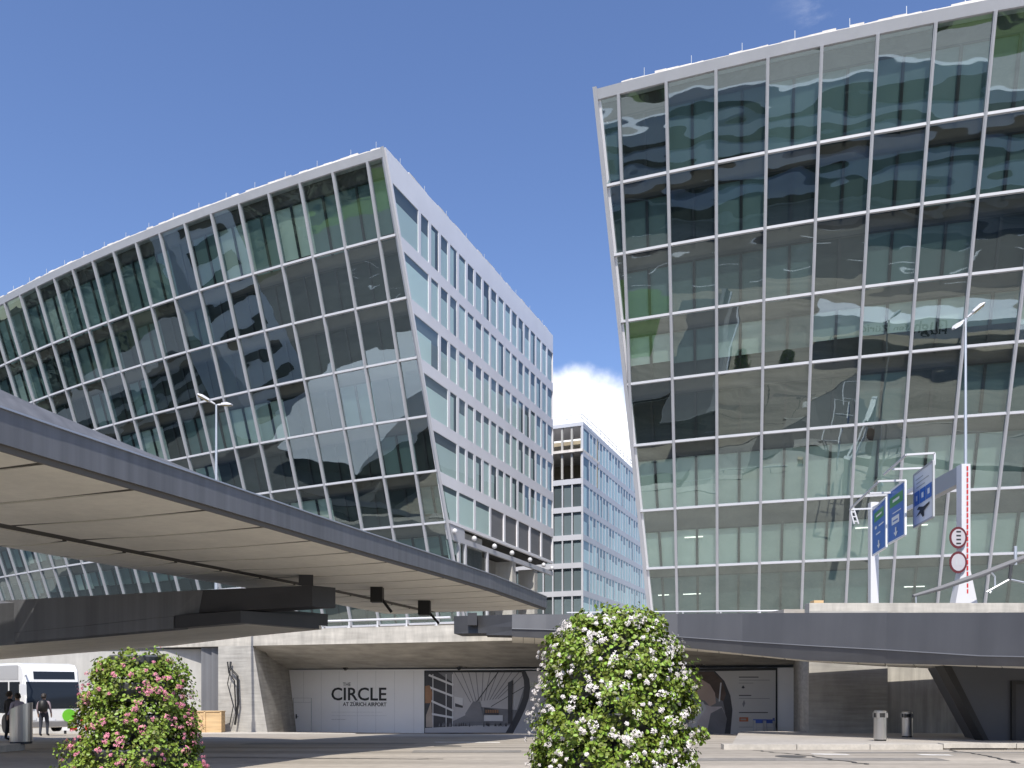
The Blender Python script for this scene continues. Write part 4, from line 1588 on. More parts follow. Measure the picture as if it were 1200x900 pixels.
b.hexa([at(570, 744, 42.6), at(614, 745, 41.7), at(614, 745, 41.7) + Vector((0, 2, 0)), at(570, 744, 42.6) + Vector((0, 2, 0)),
        at(570, 734, 42.6), at(618, 735, 41.7), at(618, 735, 41.7) + Vector((0, 2, 0)), at(570, 734, 42.6) + Vector((0, 2, 0))])
b.hexa([at(548, 718, 44.5), at(559, 718, 44.5), at(559, 718, 45), at(548, 718, 45), Vector((*at(548, 718, 44.5).xy, SOF + .1)), Vector((*at(559, 718, 44.5).xy, SOF + .1)), Vector((*at(559, 718, 45).xy, SOF + .1)), Vector((*at(548, 718, 45).xy, SOF + .1))])
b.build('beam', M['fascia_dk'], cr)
b = MB()      # slanting foot that carries the canopy at the right
D = 26.5
ft = [at(1106, 780.5, D), at(1158, 876, D), at(1330, 876, D), at(1330, 780.5, D)]
b.prism(ft, (1.2, 3.5, 0))
leg = b.build('leg', mat('slate_panel', (.075, .08, .09), .5, var=.1, scale=(.6, .6, .6)), cr)
b = MB()
b.hexa([at(1158, 876, D) + Vector((-.03, -.03, 0)), at(1158, 876, D) + Vector((.12, -.03, 0)), at(1158, 876, D) + Vector((.12, .5, 0)), at(1158, 876, D) + Vector((-.03, .5, 0)),
        at(1106, 780.5, D) + Vector((-.03, -.03, 0)), at(1106, 780.5, D) + Vector((.22, -.03, 0)), at(1106, 780.5, D) + Vector((.22, .5, 0)), at(1106, 780.5, D) + Vector((-.03, .5, 0))])
b.build('leg_edge', M['dark'], leg)
b = MB()
for (x0, y0, x1, y1, mi) in ((1184, 798, 1330, 802, 0), (1184, 802, 1189, 872, 0), (1189, 869, 1330, 872, 0)):
    b.hexa([at(x0, y1, D) + Vector((0, -.08, 0)), at(x1, y1, D) + Vector((0, -.08, 0)), at(x1, y1, D) - Vector((0, .005, 0)), at(x0, y1, D) - Vector((0, .005, 0)),
            at(x0, y0, D) + Vector((0, -.08, 0)), at(x1, y0, D) + Vector((0, -.08, 0)), at(x1, y0, D) - Vector((0, .005, 0)), at(x0, y0, D) - Vector((0, .005, 0))])
dd = b.build('door_frame', M['dark'], cr)
b = MB()
b.hexa([at(1189, 869, D) - Vector((0, .03, 0)), at(1329, 869, D) - Vector((0, .03, 0)), at(1329, 869, D) - Vector((0, .006, 0)), at(1189, 869, D) - Vector((0, .006, 0)),
        at(1189, 802, D) - Vector((0, .03, 0)), at(1329, 802, D) - Vector((0, .03, 0)), at(1329, 802, D) - Vector((0, .006, 0)), at(1189, 802, D) - Vector((0, .006, 0))])
b.build('door', M['fascia_dk'], cr)

# ------------------------------------------------------------------ signs, lamps
DK = 3.52
gs = thing('sign_gantry', 'white steel road sign gantry with blue and white direction panels on the upper road', 'road sign', (18.5, 42, DK))
near_p = at(1129, 545, 41.0)
far_p = at(1023.5, 640, 51.0)
b = MB()
w = .21
x, y = near_p.x, near_p.y
b.hexa([(x - .62, y - .3, DK), (x + .62, y - .3, DK), (x + .62, y + .3, DK), (x - .62, y + .3, DK), (x - w, y - .24, 5.6), (x + w, y - .24, 5.6), (x + w, y + .24, 5.6), (x - w, y + .24, 5.6)])
b.box(x - w, y - .24, 5.6, x + w, y + .24, near_p.z)
b.build('post', M['wpost'], gs)
b = MB()
for i in range(24):
    z = 3.9 + i * .28
    b.box(x + .02, y - .275, z, x + .09, y - .241, z + .2)
b.build('reflector_strip', M['red'], gs)
b = MB()
fx_, fy_ = far_p.x, far_p.y
b.box(fx_ - .24, fy_ - .2, DK, fx_ + .24, fy_ + .2, far_p.z + 2.6)
b.build('post', M['wpost'], gs)
gd = (Vector((fx_, fy_, 0)) - Vector((x, y, 0)))
gl_ = gd.length
gd.normalize()
gn = Vector((-gd.y, gd.x, 0))       # towards the left, where the panels face
b = MB()
p0 = Vector((x, y, near_p.z - .45))
b.beam(p0 + gd * .25, p0 + gd * 3.2 + Z * -.1, gn * .2, Z * .42)
b.build('beam', mat('grey_steel', (.36, .37, .39), .5, metal=.4), gs)
b = MB()
b.beam(p0 + gd * 3.2 - Z * .5 + gn * .1, p0 + gd * (gl_ - .1) - Z * .5 + gn * .1, gn * .07, Z * .1)
b.beam(p0 + gd * 3.2 + Z * .4 + gn * .1, p0 + gd * (gl_ - .1) + Z * .4 + gn * .1, gn * .07, Z * .1)
b.build('rail', M['wpost'], gs)


def panel_at(pxl, pxr, yl0, yl1, yr0, yr1, dr, dl):
    return at(pxl, yl1, dl), at(pxr, yr1, dr), at(pxr, yr0, dr), at(pxl, yl0, dl)   # bl, br, tr, tl


def sign(name, q, mats, shapes, label):
    bl, br, tr, tl = q
    nn = (br - bl).cross(tl - bl).normalized()
    if nn.dot(Vector((-1, -.6, 0))) < 0:
        nn = -nn
    m = MB()
    m.hexa([bl - nn * .05, br - nn * .05, br, bl, tl - nn * .05, tr - nn * .05, tr, tl], 0)
    off = .006

    def P(u, v):
        return bl.lerp(br, u).lerp(tl.lerp(tr, u), v) + nn * off
    for mi, pts in shapes:
        m.poly([P(u, v) for u, v in pts], mi)
        off += .003
    for a, c in ((bl, br), (br, tr), (tr, tl), (tl, bl)):
        m.bar(a - nn * .02, c - nn * .02, .09, .09, 1)
    o = m.build(name, mats, gs, fixn=False)
    o['label'] = label
    return o


def rect(a, b_, c, d):
    return [(a, b_), (c, b_), (c, d), (a, d)]


dn = [(.5, .06), (.62, .15), (.54, .15), (.54, .24), (.46, .24), (.46, .15), (.38, .15)]
SM = [M['sign_blue'], M['sign_white'], M['sign_green'], M['ink']]
sign('sign_panel', panel_at(1022.5, 1038.2, 598, 651, 583, 641, 44.2, 47.2), SM,
     [(2, rect(.15, .68, .85, .88)), (1, rect(.3, .76, .7, .80)), (1, rect(.2, .52, .34, .58)), (1, rect(.5, .53, .85, .56)), (1, rect(.3, .38, .62, .41)), (1, dn)],
     'blue direction panel with a green field, the farther one')
sign('sign_panel', panel_at(1040.6, 1060.4, 578, 637.5, 563, 626.8, 40.5, 43.6), SM,
     [(2, rect(.12, .66, .9, .86)), (1, rect(.3, .74, .7, .79)), (1, rect(.3, .52, .8, .54)), (1, rect(.25, .31, .7, .46)), (0, rect(.32, .36, .62, .39)), (1, dn)],
     'blue direction panel with a white box, the nearer one')
plane = [(.15, .16), (.4, .19), (.5, .10), (.58, .10), (.56, .20), (.84, .27), (.86, .31), (.55, .28), (.30, .33), (.2, .29), (.38, .25)]
sign('sign_panel', panel_at(1071, 1093.3, 557, 617.8, 540, 605.5, 38.6, 41.2), [M['sign_white'], M['ink_grey'], M['sign_blue'], M['ink']],
     [(1, rect(.1, .86, .5, .88)), (1, rect(.15, .78, .8, .80)), (1, rect(.15, .70, .6, .72)), (2, rect(.04, .38, .32, .64)), (2, rect(.35, .38, .64, .64)), (2, rect(.67, .38, .96, .64)),
      (0, rect(.14, .46, .22, .56)), (0, rect(.44, .46, .55, .56)), (0, rect(.76, .46, .87, .56)), (3, plane)],
     'white direction panel with three blue squares and an aeroplane')
b = MB()      # lighting rail on outriggers in front of the panels
for pts in (((1060, 563, 40.5), (1030, 564, 40.5)), ((1057, 577, 43), (1019, 578, 43)), ((1022, 596, 47), (996, 597, 47)), ((1095, 531, 38.6), (1062, 533, 38.6)), ((1093, 548, 41), (1046, 550, 41)),
            ((1095, 531, 38.6), (1095, 545, 38.6)), ((1030, 564, 40.5), (996, 597, 47)), ((1062, 533, 38.6), (1036, 556, 43))):
    (xa, ya, da), (xb, yb, db) = pts
    b.bar(at(xa, ya, da), at(xb, yb, db), .085)
b.bar(at(996, 597, 47), at(1001, 614, 47), .07)
b.bar(at(1000, 595, 47), at(1006, 614, 47), .07)
for k in range(3):
    b.bar(at(997 + k * 1.7, 600 + k * 5.5, 47), at(1001 + k * 1.9, 600 + k * 5.5, 47), .06)
b.build('lamp_rail', M['wpost'], gs)
for k, (px, py) in enumerate(((1123, 630), (1123, 659))):
    o_ = MB()
    c = at(px, py, 40.6)
    ax = Vector((.45, .1, 0))
    for r, mi, dy in ((1.0, 0, .0), (.78, 1, -.012)):
        rg_ = [c + Vector((.42 * r * math.cos(t), dy, .52 * r * math.sin(t))) for t in np.linspace(0, 2 * math.pi, 24, endpoint=False)]
        o_.prism(rg_, (0, .03 if mi == 0 else .011, 0), mi)
    if k == 0:
        for a in np.linspace(-.28, .28, 4):
            o_.box(c.x - .1, c.y - .02, c.z + a - .04, c.x + .12, c.y - .0121, c.z + a + .04, 2)
    else:
        o_.box(c.x - .14, c.y - .02, c.z - .16, c.x - .06, c.y - .0121, c.z + .16, 3)
        o_.box(c.x + .04, c.y - .02, c.z - .16, c.x + .14, c.y - .0121, c.z + .16, 3)
    d_ = o_.build('round_sign', [mat('dark_red', (.10, .012, .016), .5), mat('dull_white', (.42, .40, .42), .5), M['ink'], M['ink_grey']], gs)
    d_['label'] = 'round red rimmed sign, the %s of two' % ('upper' if k == 0 else 'lower')


def street_lamp(px, ytop, d, label, hs_, ybase=DK):
    p = at(px, ytop, d)
    t = thing('street_lamp', label, 'street lamp', (p.x, d, ybase), 'twin headed street lamps on the upper road')
    m = MB()
    m.tube([(p.x, d, ybase), (p.x, d, ybase + 5), (p.x, d, p.z - .1)], [.11, .085, .055], 10)
    m.lathe((p.x, d, ybase), [(.3, 0), (.3, .05), (.15, .12), (.15, .9), (.12, 1.0)], 12)
    m.build('pole', M['post'], t)
    for (dx, dz, ln) in hs_:
        h = MB()
        a = Vector((p.x, d, p.z - .12)) + Vector((dx * .12, -.02 * dx, dz * .12))
        e = Vector((dx, -.35, dz)).normalized()
        sd_ = Vector((0, 0, 1)).cross(e).normalized()
        upv = e.cross(sd_)
        prof = [(0, .05, .05), (.25, .07, .06), (.35, .17, .09), (.75, .2, .11), (1.0, .1, .05)]
        rg_ = []
        for (f, w_, h_) in prof:
            c = a + e * f * ln
            rg_.append([c + sd_ * w_ - upv * h_ * .4, c + sd_ * w_ * .7 + upv * h_, c - sd_ * w_ * .7 + upv * h_, c - sd_ * w_ - upv * h_ * .4])
        vs_ = [v for r_ in rg_ for v in r_]
        fs = [(0, 1, 2, 3), (16, 17, 18, 19)]
        for i in range(4):
            for k in range(4):
                fs.append((i * 4 + k, i * 4 + (k + 1) % 4, (i + 1) * 4 + (k + 1) % 4, (i + 1) * 4 + k))
        h.add(vs_, fs)
        hh = h.build('lamp_head', M['wpost'], t)
        ln_ = MB()
        ln_.quad(a + e * .36 * ln + sd_ * .13 - upv * .055, a + e * .92 * ln + sd_ * .13 - upv * .055, a + e * .92 * ln - sd_ * .13 - upv * .055, a + e * .36 * ln - sd_ * .13 - upv * .055)
        ln_.build('lens', mat('lamp_lens', (.42, .36, .2), .3), hh)
    return t


street_lamp(1131.5, 371, 42.5, 'tall twin headed street lamp beside the sign gantry', ((.75, .62, .95), (-.72, -.6, .95)))
street_lamp(253.5, 472, 49.0, 'white street lamp rising behind the big canopy on the left', ((.75, -.1, 1.05), (-.72, .35, 1.05)))
# boom with hoses above the parapet
bo = thing('barrier_boom', 'long dark boom with hanging clips slanting up to the right above the parapet', 'boom', (20, 40, 3.7))
b = MB()
pts_ = [at(1070, 698.5, 39.0), at(1100, 690, 39.2), at(1150, 673, 39.6), at(1215, 648, 40.0)]
b.tube(pts_, [.07, .11, .13, .13], 8)
b.build('pole', M['panel_grey'], bo)
b = MB()
b.tube([at(1073, 698, 39), at(1074, 712, 39)], .03, 6)
b.build('clip', M['post'], bo)
b = MB()
b.tube([at(1160, 669, 39.6), at(1166, 676, 39.6), at(1166, 688, 39.6), at(1160, 695, 39.6)], .04, 6)
b.build('clip', M['post'], bo)
b = MB()
b.tube([at(1156, 694, 39.6), at(1183, 679, 39.6), at(1215, 686, 39.6)], .05, 6)
b.build('bracket', M['post'], bo)
b = MB()
b.tube([at(1183, 680, 39.6), at(1185, 662, 39.6)], .07, 6)
b.build('clip', M['fascia_dk'], bo)
b = MB()
b.tube([at(1190, 640, 39.8), at(1190, 662, 39.8)], .07, 6)
b.build('clip', M['post'], bo)

# ------------------------------------------------------------------ litter bins
def litter_bin(loc, r, h, label, slanted=False):
    t = thing('litter_bin', label, 'litter bin', loc, 'steel litter bins')
    c = Vector(loc)
    if slanted:
        m = MB()
        n = 28
        rb = [c + Vector((r * math.cos(2 * math.pi * k / n), r * math.sin(2 * math.pi * k / n), .06)) for k in range(n)]
        rt = [Vector((p.x, p.y, c.z + h + .22 * (p.x - c.x) / r * .5 - .04)) for p in rb]
        m.add(rb + rt, [tuple(reversed(range(n))), tuple(range(n, 2 * n))] + [(k, (k + 1) % n, n + (k + 1) % n, n + k) for k in range(n)])
        m.build('body', M['steel'], t)
        m = MB()
        m.lathe(c, [(r * .97, 0), (r * .97, .06)], 28)
        m.build('foot', M['fascia_dk'], t)
    else:
        m = MB()
        m.lathe(c, [(r, .05), (r, h * .78)], 28)
        m.build('body', M['steel'], t)
        m = MB()
        m.lathe(c, [(r * .9, 0), (r * .9, .05)], 24)
        m.lathe(c, [(r * .92, h * .78), (r * .92, h * .93)], 24)
        m.build('opening', M['dark'], t)
        m = MB()
        m.lathe(c, [(r, h * .92), (r, h * .98), (r * .8, h)], 28)
        for a in (.5, 2.3, 3.9, 5.4):
            m.bar(c + Vector((r * .94 * math.cos(a), r * .94 * math.sin(a), h * .77)), c + Vector((r * .94 * math.cos(a), r * .94 * math.sin(a), h * .93)), .09)
        m.build('lid', M['steel'], t)
    return t


def onp(px, d, dz=0.13):
    return ((px - 600) / 1000 * d, d, gz(d) + dz)


litter_bin(onp(1031.5, 26.2), .19, .93, 'larger steel litter bin on the pavement in front of the concrete walls')
litter_bin(onp(1063, 30.0), .18, .90, 'slimmer steel litter bin standing close to the vertically marked wall')
litter_bin((-12.95 - .05, 22.6, -1.50), .27, 1.02, 'round steel litter bin with slanted top on the traffic island at left', True)

# ------------------------------------------------------------------ luggage carts
def make_cart():
    t = thing('luggage_cart', '', 'luggage cart', (0, 0, 0), 'luggage carts parked by the hoarding')
    m = MB()
    m.bar((-.3, .0, .18), (-.3, .95, .18), .05)
    m.bar((.3, 0, .18), (.3, .95, .18), .05)
    for y_ in (.05, .35, .65, .92):
        m.bar((-.3, y_, .18), (.3, y_, .18), .04)
    m.build('platform', M['post'], t)
    m = MB()
    m.bar((-.28, .92, .18), (-.26, 1.05, 1.0), .05)
    m.bar((.28, .92, .18), (.26, 1.05, 1.0), .05)
    m.bar((-.27, .98, .6), (.27, .98, .6), .04)
    m.build('back_frame', M['post'], t)
    m = MB()
    m.box(-.3, 1.0, 1.0, .3, 1.08, 1.06)
    m.box(-.16, 1.02, .84, .16, 1.05, 1.0)
    m.build('handle', mat('blue_plastic', (.04, .10, .42), .4), t)
    for (x_, y_) in ((0, .06), (-.28, .85), (.28, .85)):
        m = MB()
        m.tube([(x_ - .025, y_, .08), (x_ + .025, y_, .08)], .08, 12)
        m.build('wheel', M['rubber'], t)
    return t


cart = make_cart()
spots = ((888, 49.2, 2.9, 'luggage cart with its handle in the light, nearest the notice text'), (897.5, 49.4, 2.6, 'second luggage cart from the left in the row'),
         (906, 49.6, 2.6, 'third luggage cart from the left, below the notice corner'), (914, 49.8, 2.3, 'fourth luggage cart, right of the black poster frame'), (929, 48.8, 1.2, 'luggage cart turned sideways at the dark jamb'))
for i, (px, d, rz, lab) in enumerate(spots):
    c = cart if i == 0 else copy_tree(cart)
    place(c, ((px - 600) / 1000 * d, d, gz(d) + .005), rz)
    c['label'] = lab

# ------------------------------------------------------------------ bus
bus = thing('bus', 'white city bus with dark windscreen and green disc, waiting under the low canopy', 'bus', (-22.0, 39.0, gz(40)))
BO = Vector((-22.0, 38.6, gz(39.5)))
ba = Vector((-.75, .66, 0)).normalized()      # from the front towards the rear
bs = Vector((.66, .75, 0)).normalized()       # across the front, viewer's left to right


def bp(a, s_, z):
    return BO + ba * a + bs * s_ + Z * z


m = MB()
prof = [(0.10, .30), (-.02, .58), (-.03, 1.22), (.10, 2.15), (.28, 2.95), (.55, 3.22), (1.2, 3.3), (11, 3.3), (11, .30)]
n_ = len(prof)
W_ = 2.4
L_ = [bp(a, .0, z) for a, z in prof]
R_ = [bp(a, W_, z) for a, z in prof]
m.add(L_ + R_, [tuple(reversed(range(n_))), tuple(range(n_, 2 * n_))] + [(i, (i + 1) % n_, n_ + (i + 1) % n_, n_ + i) for i in range(n_)])
body_o = m.build('body', M['bus_white'], bus)
bv = body_o.modifiers.new('soft_edges', 'BEVEL')
bv.width = .09
bv.segments = 3
bv.limit_method = 'ANGLE'


def front_q(s0, s1, z0, z1, off=.012):
    zs_ = [z for _, z in prof[:6]]
    as_ = [a for a, _ in prof[:6]]
    f = lambda z: float(np.interp(z, zs_, as_)) - off
    zz = [z0] + [z for z in zs_ if z0 < z < z1] + [z1]
    out_ = []
    for a, b_ in zip(zz[:-1], zz[1:]):
        out_.append((bp(f(a), s0, a), bp(f(a), s1, a), bp(f(b_), s1, b_), bp(f(b_), s0, b_)))
    return out_


def fpart(name, s0, s1, z0, z1, mt, off=.012, par=bus):
    m_ = MB()
    for q_ in front_q(s0, s1, z0, z1, off):
        m_.quad(*q_)
    return m_.build(name, mt, par)


fpart('windscreen', .06, 2.34, 1.18, 2.42, M['bus_glass'])
fpart('destination_display', .4, 2.2, 2.54, 2.90, M['bus_glass'])
fpart('bumper', .12, 2.28, .34, .62, M['bus_grey'])
fpart('number_plate', .75, 1.25, .62, .74, M['sign_white'], .02)
m = MB()
c = bp(-.045, 1.85, .85)
m.prism([c + bs * .3 * math.cos(t) + Z * .3 * math.sin(t) for t in np.linspace(0, 2 * math.pi, 20, endpoint=False)], -ba * .02)
m.build('green_disc', M['bus_green'], bus)
for s_ in (.3, 2.12):
    fpart('headlight', s_ - .14, s_ + .14, .66, .80, mat('headlight_glass', (.7, .72, .74), .1), .016)
m = MB()
for (a0, a1) in ((.7, 2.0), (2.2, 4.2), (4.35, 6.3), (6.5, 8.5), (8.7, 10.6)):
    m.quad(bp(a0, -.012, .95 if a0 > 2.1 else .45), bp(a1, -.012, .95 if a0 > 2.1 else .45), bp(a1, -.012, 2.42), bp(a0, -.012, 2.42))
m.build('side_window', M['bus_glass'], bus)
m = MB()
m.quad(bp(.9, -.014, 2.52), bp(10.8, -.014, 2.52), bp(10.8, -.014, 3.18), bp(.9, -.014, 3.18))
m.build('roof_panel', M['bus_grey'], bus)
m = MB()
m.tube([bp(.3, .1, 2.75), bp(-.25, -.15, 2.7), bp(-.3, -.22, 2.3)], .035, 6)
p_ = bp(-.3, -.22, 2.02)
m.beam(p_ - Z * .2, p_ + Z * .28, bs * .13, ba * .06)
m.build('mirror', M['bus_white'], bus)
for a in (2.6, 8.4):
    for s_ in (.12, W_ - .12):
        m = MB()
        m.tube([bp(a, s_ - .13, .45), bp(a, s_ + .13, .45)], .45, 20)
        m.build('wheel', M['rubber'], bus)
m = MB()
m.beam(bp(.12, .5, 1.3), bp(.12, .5, 2.0), bs * .012, ba * .01)
m.bar(bp(-.03, 1.2, 1.2), bp(.05, .55, 1.6), .03)
m.build('wiper', M['black'], bus)
wb = thing('warning_board', 'low red and white barrier boards on the road to the right of the bus', 'barrier', (-24.6, 48, gz(48)))
m = MB()
for i in range(6):
    x_ = -25.3 + i * .42
    for z_ in (0.35, .8):
        m.box(x_, 48, gz(48) + z_, x_ + .42, 48.08, gz(48) + z_ + .26, (i + (z_ > .5)) % 2)
m.build('board', [M['sign_white'], M['red']], wb)
for x_ in (-25.2, -22.95):
    m = MB()
    m.box(x_ - .05, 48.09, gz(48), x_ + .05, 48.18, gz(48) + 1.1)
    m.box(x_ - .2, 47.8, gz(48), x_ + .2, 48.5, gz(48) + .1)
    m.build('stand', M['fascia_dk'], wb)

# bench on the island
bn = thing('bench', 'dark slatted bench on the traffic island left of the litter bin', 'bench', (-15.2, 23.2, -1.48))
m = MB()
for k in range(4):
    m.box(-16.8, 22.9 + k * .12, -1.05, -14.0, 22.99 + k * .12, -1.01)
m.build('seat', M['panel_grey'], bn)
m = MB()
for k in range(2):
    m.box(-16.8, 22.82, -.86 + k * .16, -14.0, 22.86, -.74 + k * .16)
m.build('backrest', M['panel_grey'], bn)
for x_ in (-16.5, -14.3):
    m = MB()
    m.box(x_ - .04, 22.82, -1.48, x_ + .04, 23.38, -1.42)
    m.box(x_ - .03, 23.3, -1.42, x_ + .03, 23.36, -1.05)
    m.box(x_ - .03, 22.865, -1.42, x_ + .03, 22.9, -.58)
    m.build('leg', M['fascia_dk'], bn)

# ------------------------------------------------------------------ people
SK = mat('skin', (.42, .26, .19), .5)
HAIR = mat('dark_hair', (.025, .018, .014), .6)


def person(loc, rz, hgt, shirt, trousers, label, stride=.12, arm=.15, bag=None, lean=0.0):
    k = hgt / 1.75
    J = {'pel': (0, 0, .95), 'wst': (0, -.01, 1.1), 'chs': (0, -.01 + lean, 1.3), 'nck': (0, lean, 1.47), 'nk2': (0, lean + .01, 1.55), 'hd1': (0, lean + .03, 1.63), 'hd2': (0, lean + .02, 1.72)}
    rad = {'pel': .15, 'wst': .135, 'chs': .155, 'nck': .075, 'nk2': .06, 'hd1': .095, 'hd2': .075}
    ed = [('pel', 'wst'), ('wst', 'chs'), ('chs', 'nck'), ('nck', 'nk2'), ('nk2', 'hd1'), ('hd1', 'hd2')]
    for s_, n in ((-1, 'l'), (1, 'r')):
        st = stride * s_
        J.update({'hip' + n: (.1 * s_, 0, .88), 'kne' + n: (.11 * s_, st * .6 + .03, .50), 'ank' + n: (.11 * s_, st - .02, .09), 'toe' + n: (.12 * s_, st + .16, .04),
                  'sho' + n: (.19 * s_, lean, 1.42), 'elb' + n: (.25 * s_, lean - .03 + arm * .2, 1.14), 'wri' + n: (.25 * s_, lean + arm, .93), 'hnd' + n: (.25 * s_, lean + arm + .03, .84)})
        rad.update({'hip' + n: .105, 'kne' + n: .07, 'ank' + n: .05, 'toe' + n: .04, 'sho' + n: .075, 'elb' + n: .05, 'wri' + n: .035, 'hnd' + n: .035})
        ed += [('pel', 'hip' + n), ('hip' + n, 'kne' + n), ('kne' + n, 'ank' + n), ('ank' + n, 'toe' + n), ('chs', 'sho' + n), ('sho' + n, 'elb' + n), ('elb' + n, 'wri' + n), ('wri' + n, 'hnd' + n)]
        for f in range(5):
            fn = 'f%d%s' % (f, n)
            if f < 4:
                J[fn] = (.25 * s_ + (f - 1.5) * .002, lean + arm + .0 + (f - 1.5) * .022 + .03, .765 + abs(f - 1.3) * .008)
            else:
                J[fn] = (.25 * s_ - .03 * s_, lean + arm + .075, .83)
            rad[fn] = .009
            ed.append(('hnd' + n, fn))
    names = list(J)
    me = bpy.data.meshes.new('person')
    me.from_pydata([tuple(c_ * k for c_ in J[n]) for n in names], [(names.index(a), names.index(b_)) for a, b_ in ed], [])
    tmp = bpy.data.objects.new('tmp_person', me)
    COL.objects.link(tmp)
    sk = tmp.modifiers.new('skin', 'SKIN')
    sk.use_smooth_shade = True
    for i, n in enumerate(names):
        r_ = rad[n] * k
        me.skin_vertices[0].data[i].radius = (r_, r_ * (.8 if n in ('chs', 'wst', 'pel') else 1))
        me.skin_vertices[0].data[i].use_root = (n == 'pel')
    ss_ = tmp.modifiers.new('subd', 'SUBSURF')
    ss_.levels = ss_.render_levels = 1
    dg = bpy.context.evaluated_depsgraph_get()
    bm_ = bpy.data.meshes.new_from_object(tmp.evaluated_get(dg))
    bpy.data.objects.remove(tmp)
    bm_.materials.clear()
    for mt in (trousers, shirt, SK, M['rubber']):
        bm_.materials.append(mt)
    for p_ in bm_.polygons:
        c_ = p_.center / k
        mi = 0 if c_.z < .97 else 1
        if c_.z > 1.49 or (abs(c_.x) > .19 and c_.z < .95):
            mi = 2
        elif c_.z < .075:
            mi = 3
        p_.material_index = mi
    root = bpy.data.objects.new('person', bm_)
    COL.objects.link(root)
    tag(root, label, 'person')
    LOC[root.name] = Vector((0, 0, 0))
    h_ = MB()
    for (dx, dy, dz, r_) in ((0, .0, 1.70, .105), (0, -.03, 1.65, .1)):
        h_.lathe((dx * k, (lean + dy) * k, dz * k), [(.02 * k, .09 * k), (r_ * .75 * k, .065 * k), (r_ * k, 0), (r_ * .9 * k, -.06 * k), (r_ * .5 * k, -.08 * k)][::-1], 14)
    h_.build('hair', HAIR, root, smooth=True)
    root.location = loc
    root.rotation_euler = (0, 0, rz)
    return root


p1 = person((-19.75, 36.0, gz(36)), R(10), 1.78, mat('grey_pink_jumper', (.28, .22, .24), .8), mat('dark_jeans', (.03, .035, .05), .8), 'person in dark jeans with a black backpack standing at the bus front', .08, .1)
bk_ = MB()
bc = Vector((-19.68, 35.80, gz(36) + 1.30))
bk_.lathe(bc - Z * .27, [(.06, 0), (.17, .04), (.19, .2), (.17, .42), (.09, .52)], 14)
tag(bk_.build('backpack', M['black'], smooth=True), 'black backpack worn by the person at the bus front', 'backpack')
person((-17.35, 30.0, gz(30)), R(60), 1.66, mat('lavender_shirt', (.36, .34, .46), .8), mat('navy_trousers', (.025, .027, .04), .8), 'person in lavender shirt behind the slant topped litter bin', .1, .2, lean=.06)
person((-17.9, 30.4, gz(30.4)), R(-30), 1.74, mat('black_jacket', (.02, .02, .024), .8), mat('black_trousers', (.018, .018, .022), .8), 'person dressed in black at the left edge beside the bus', .06, .05)

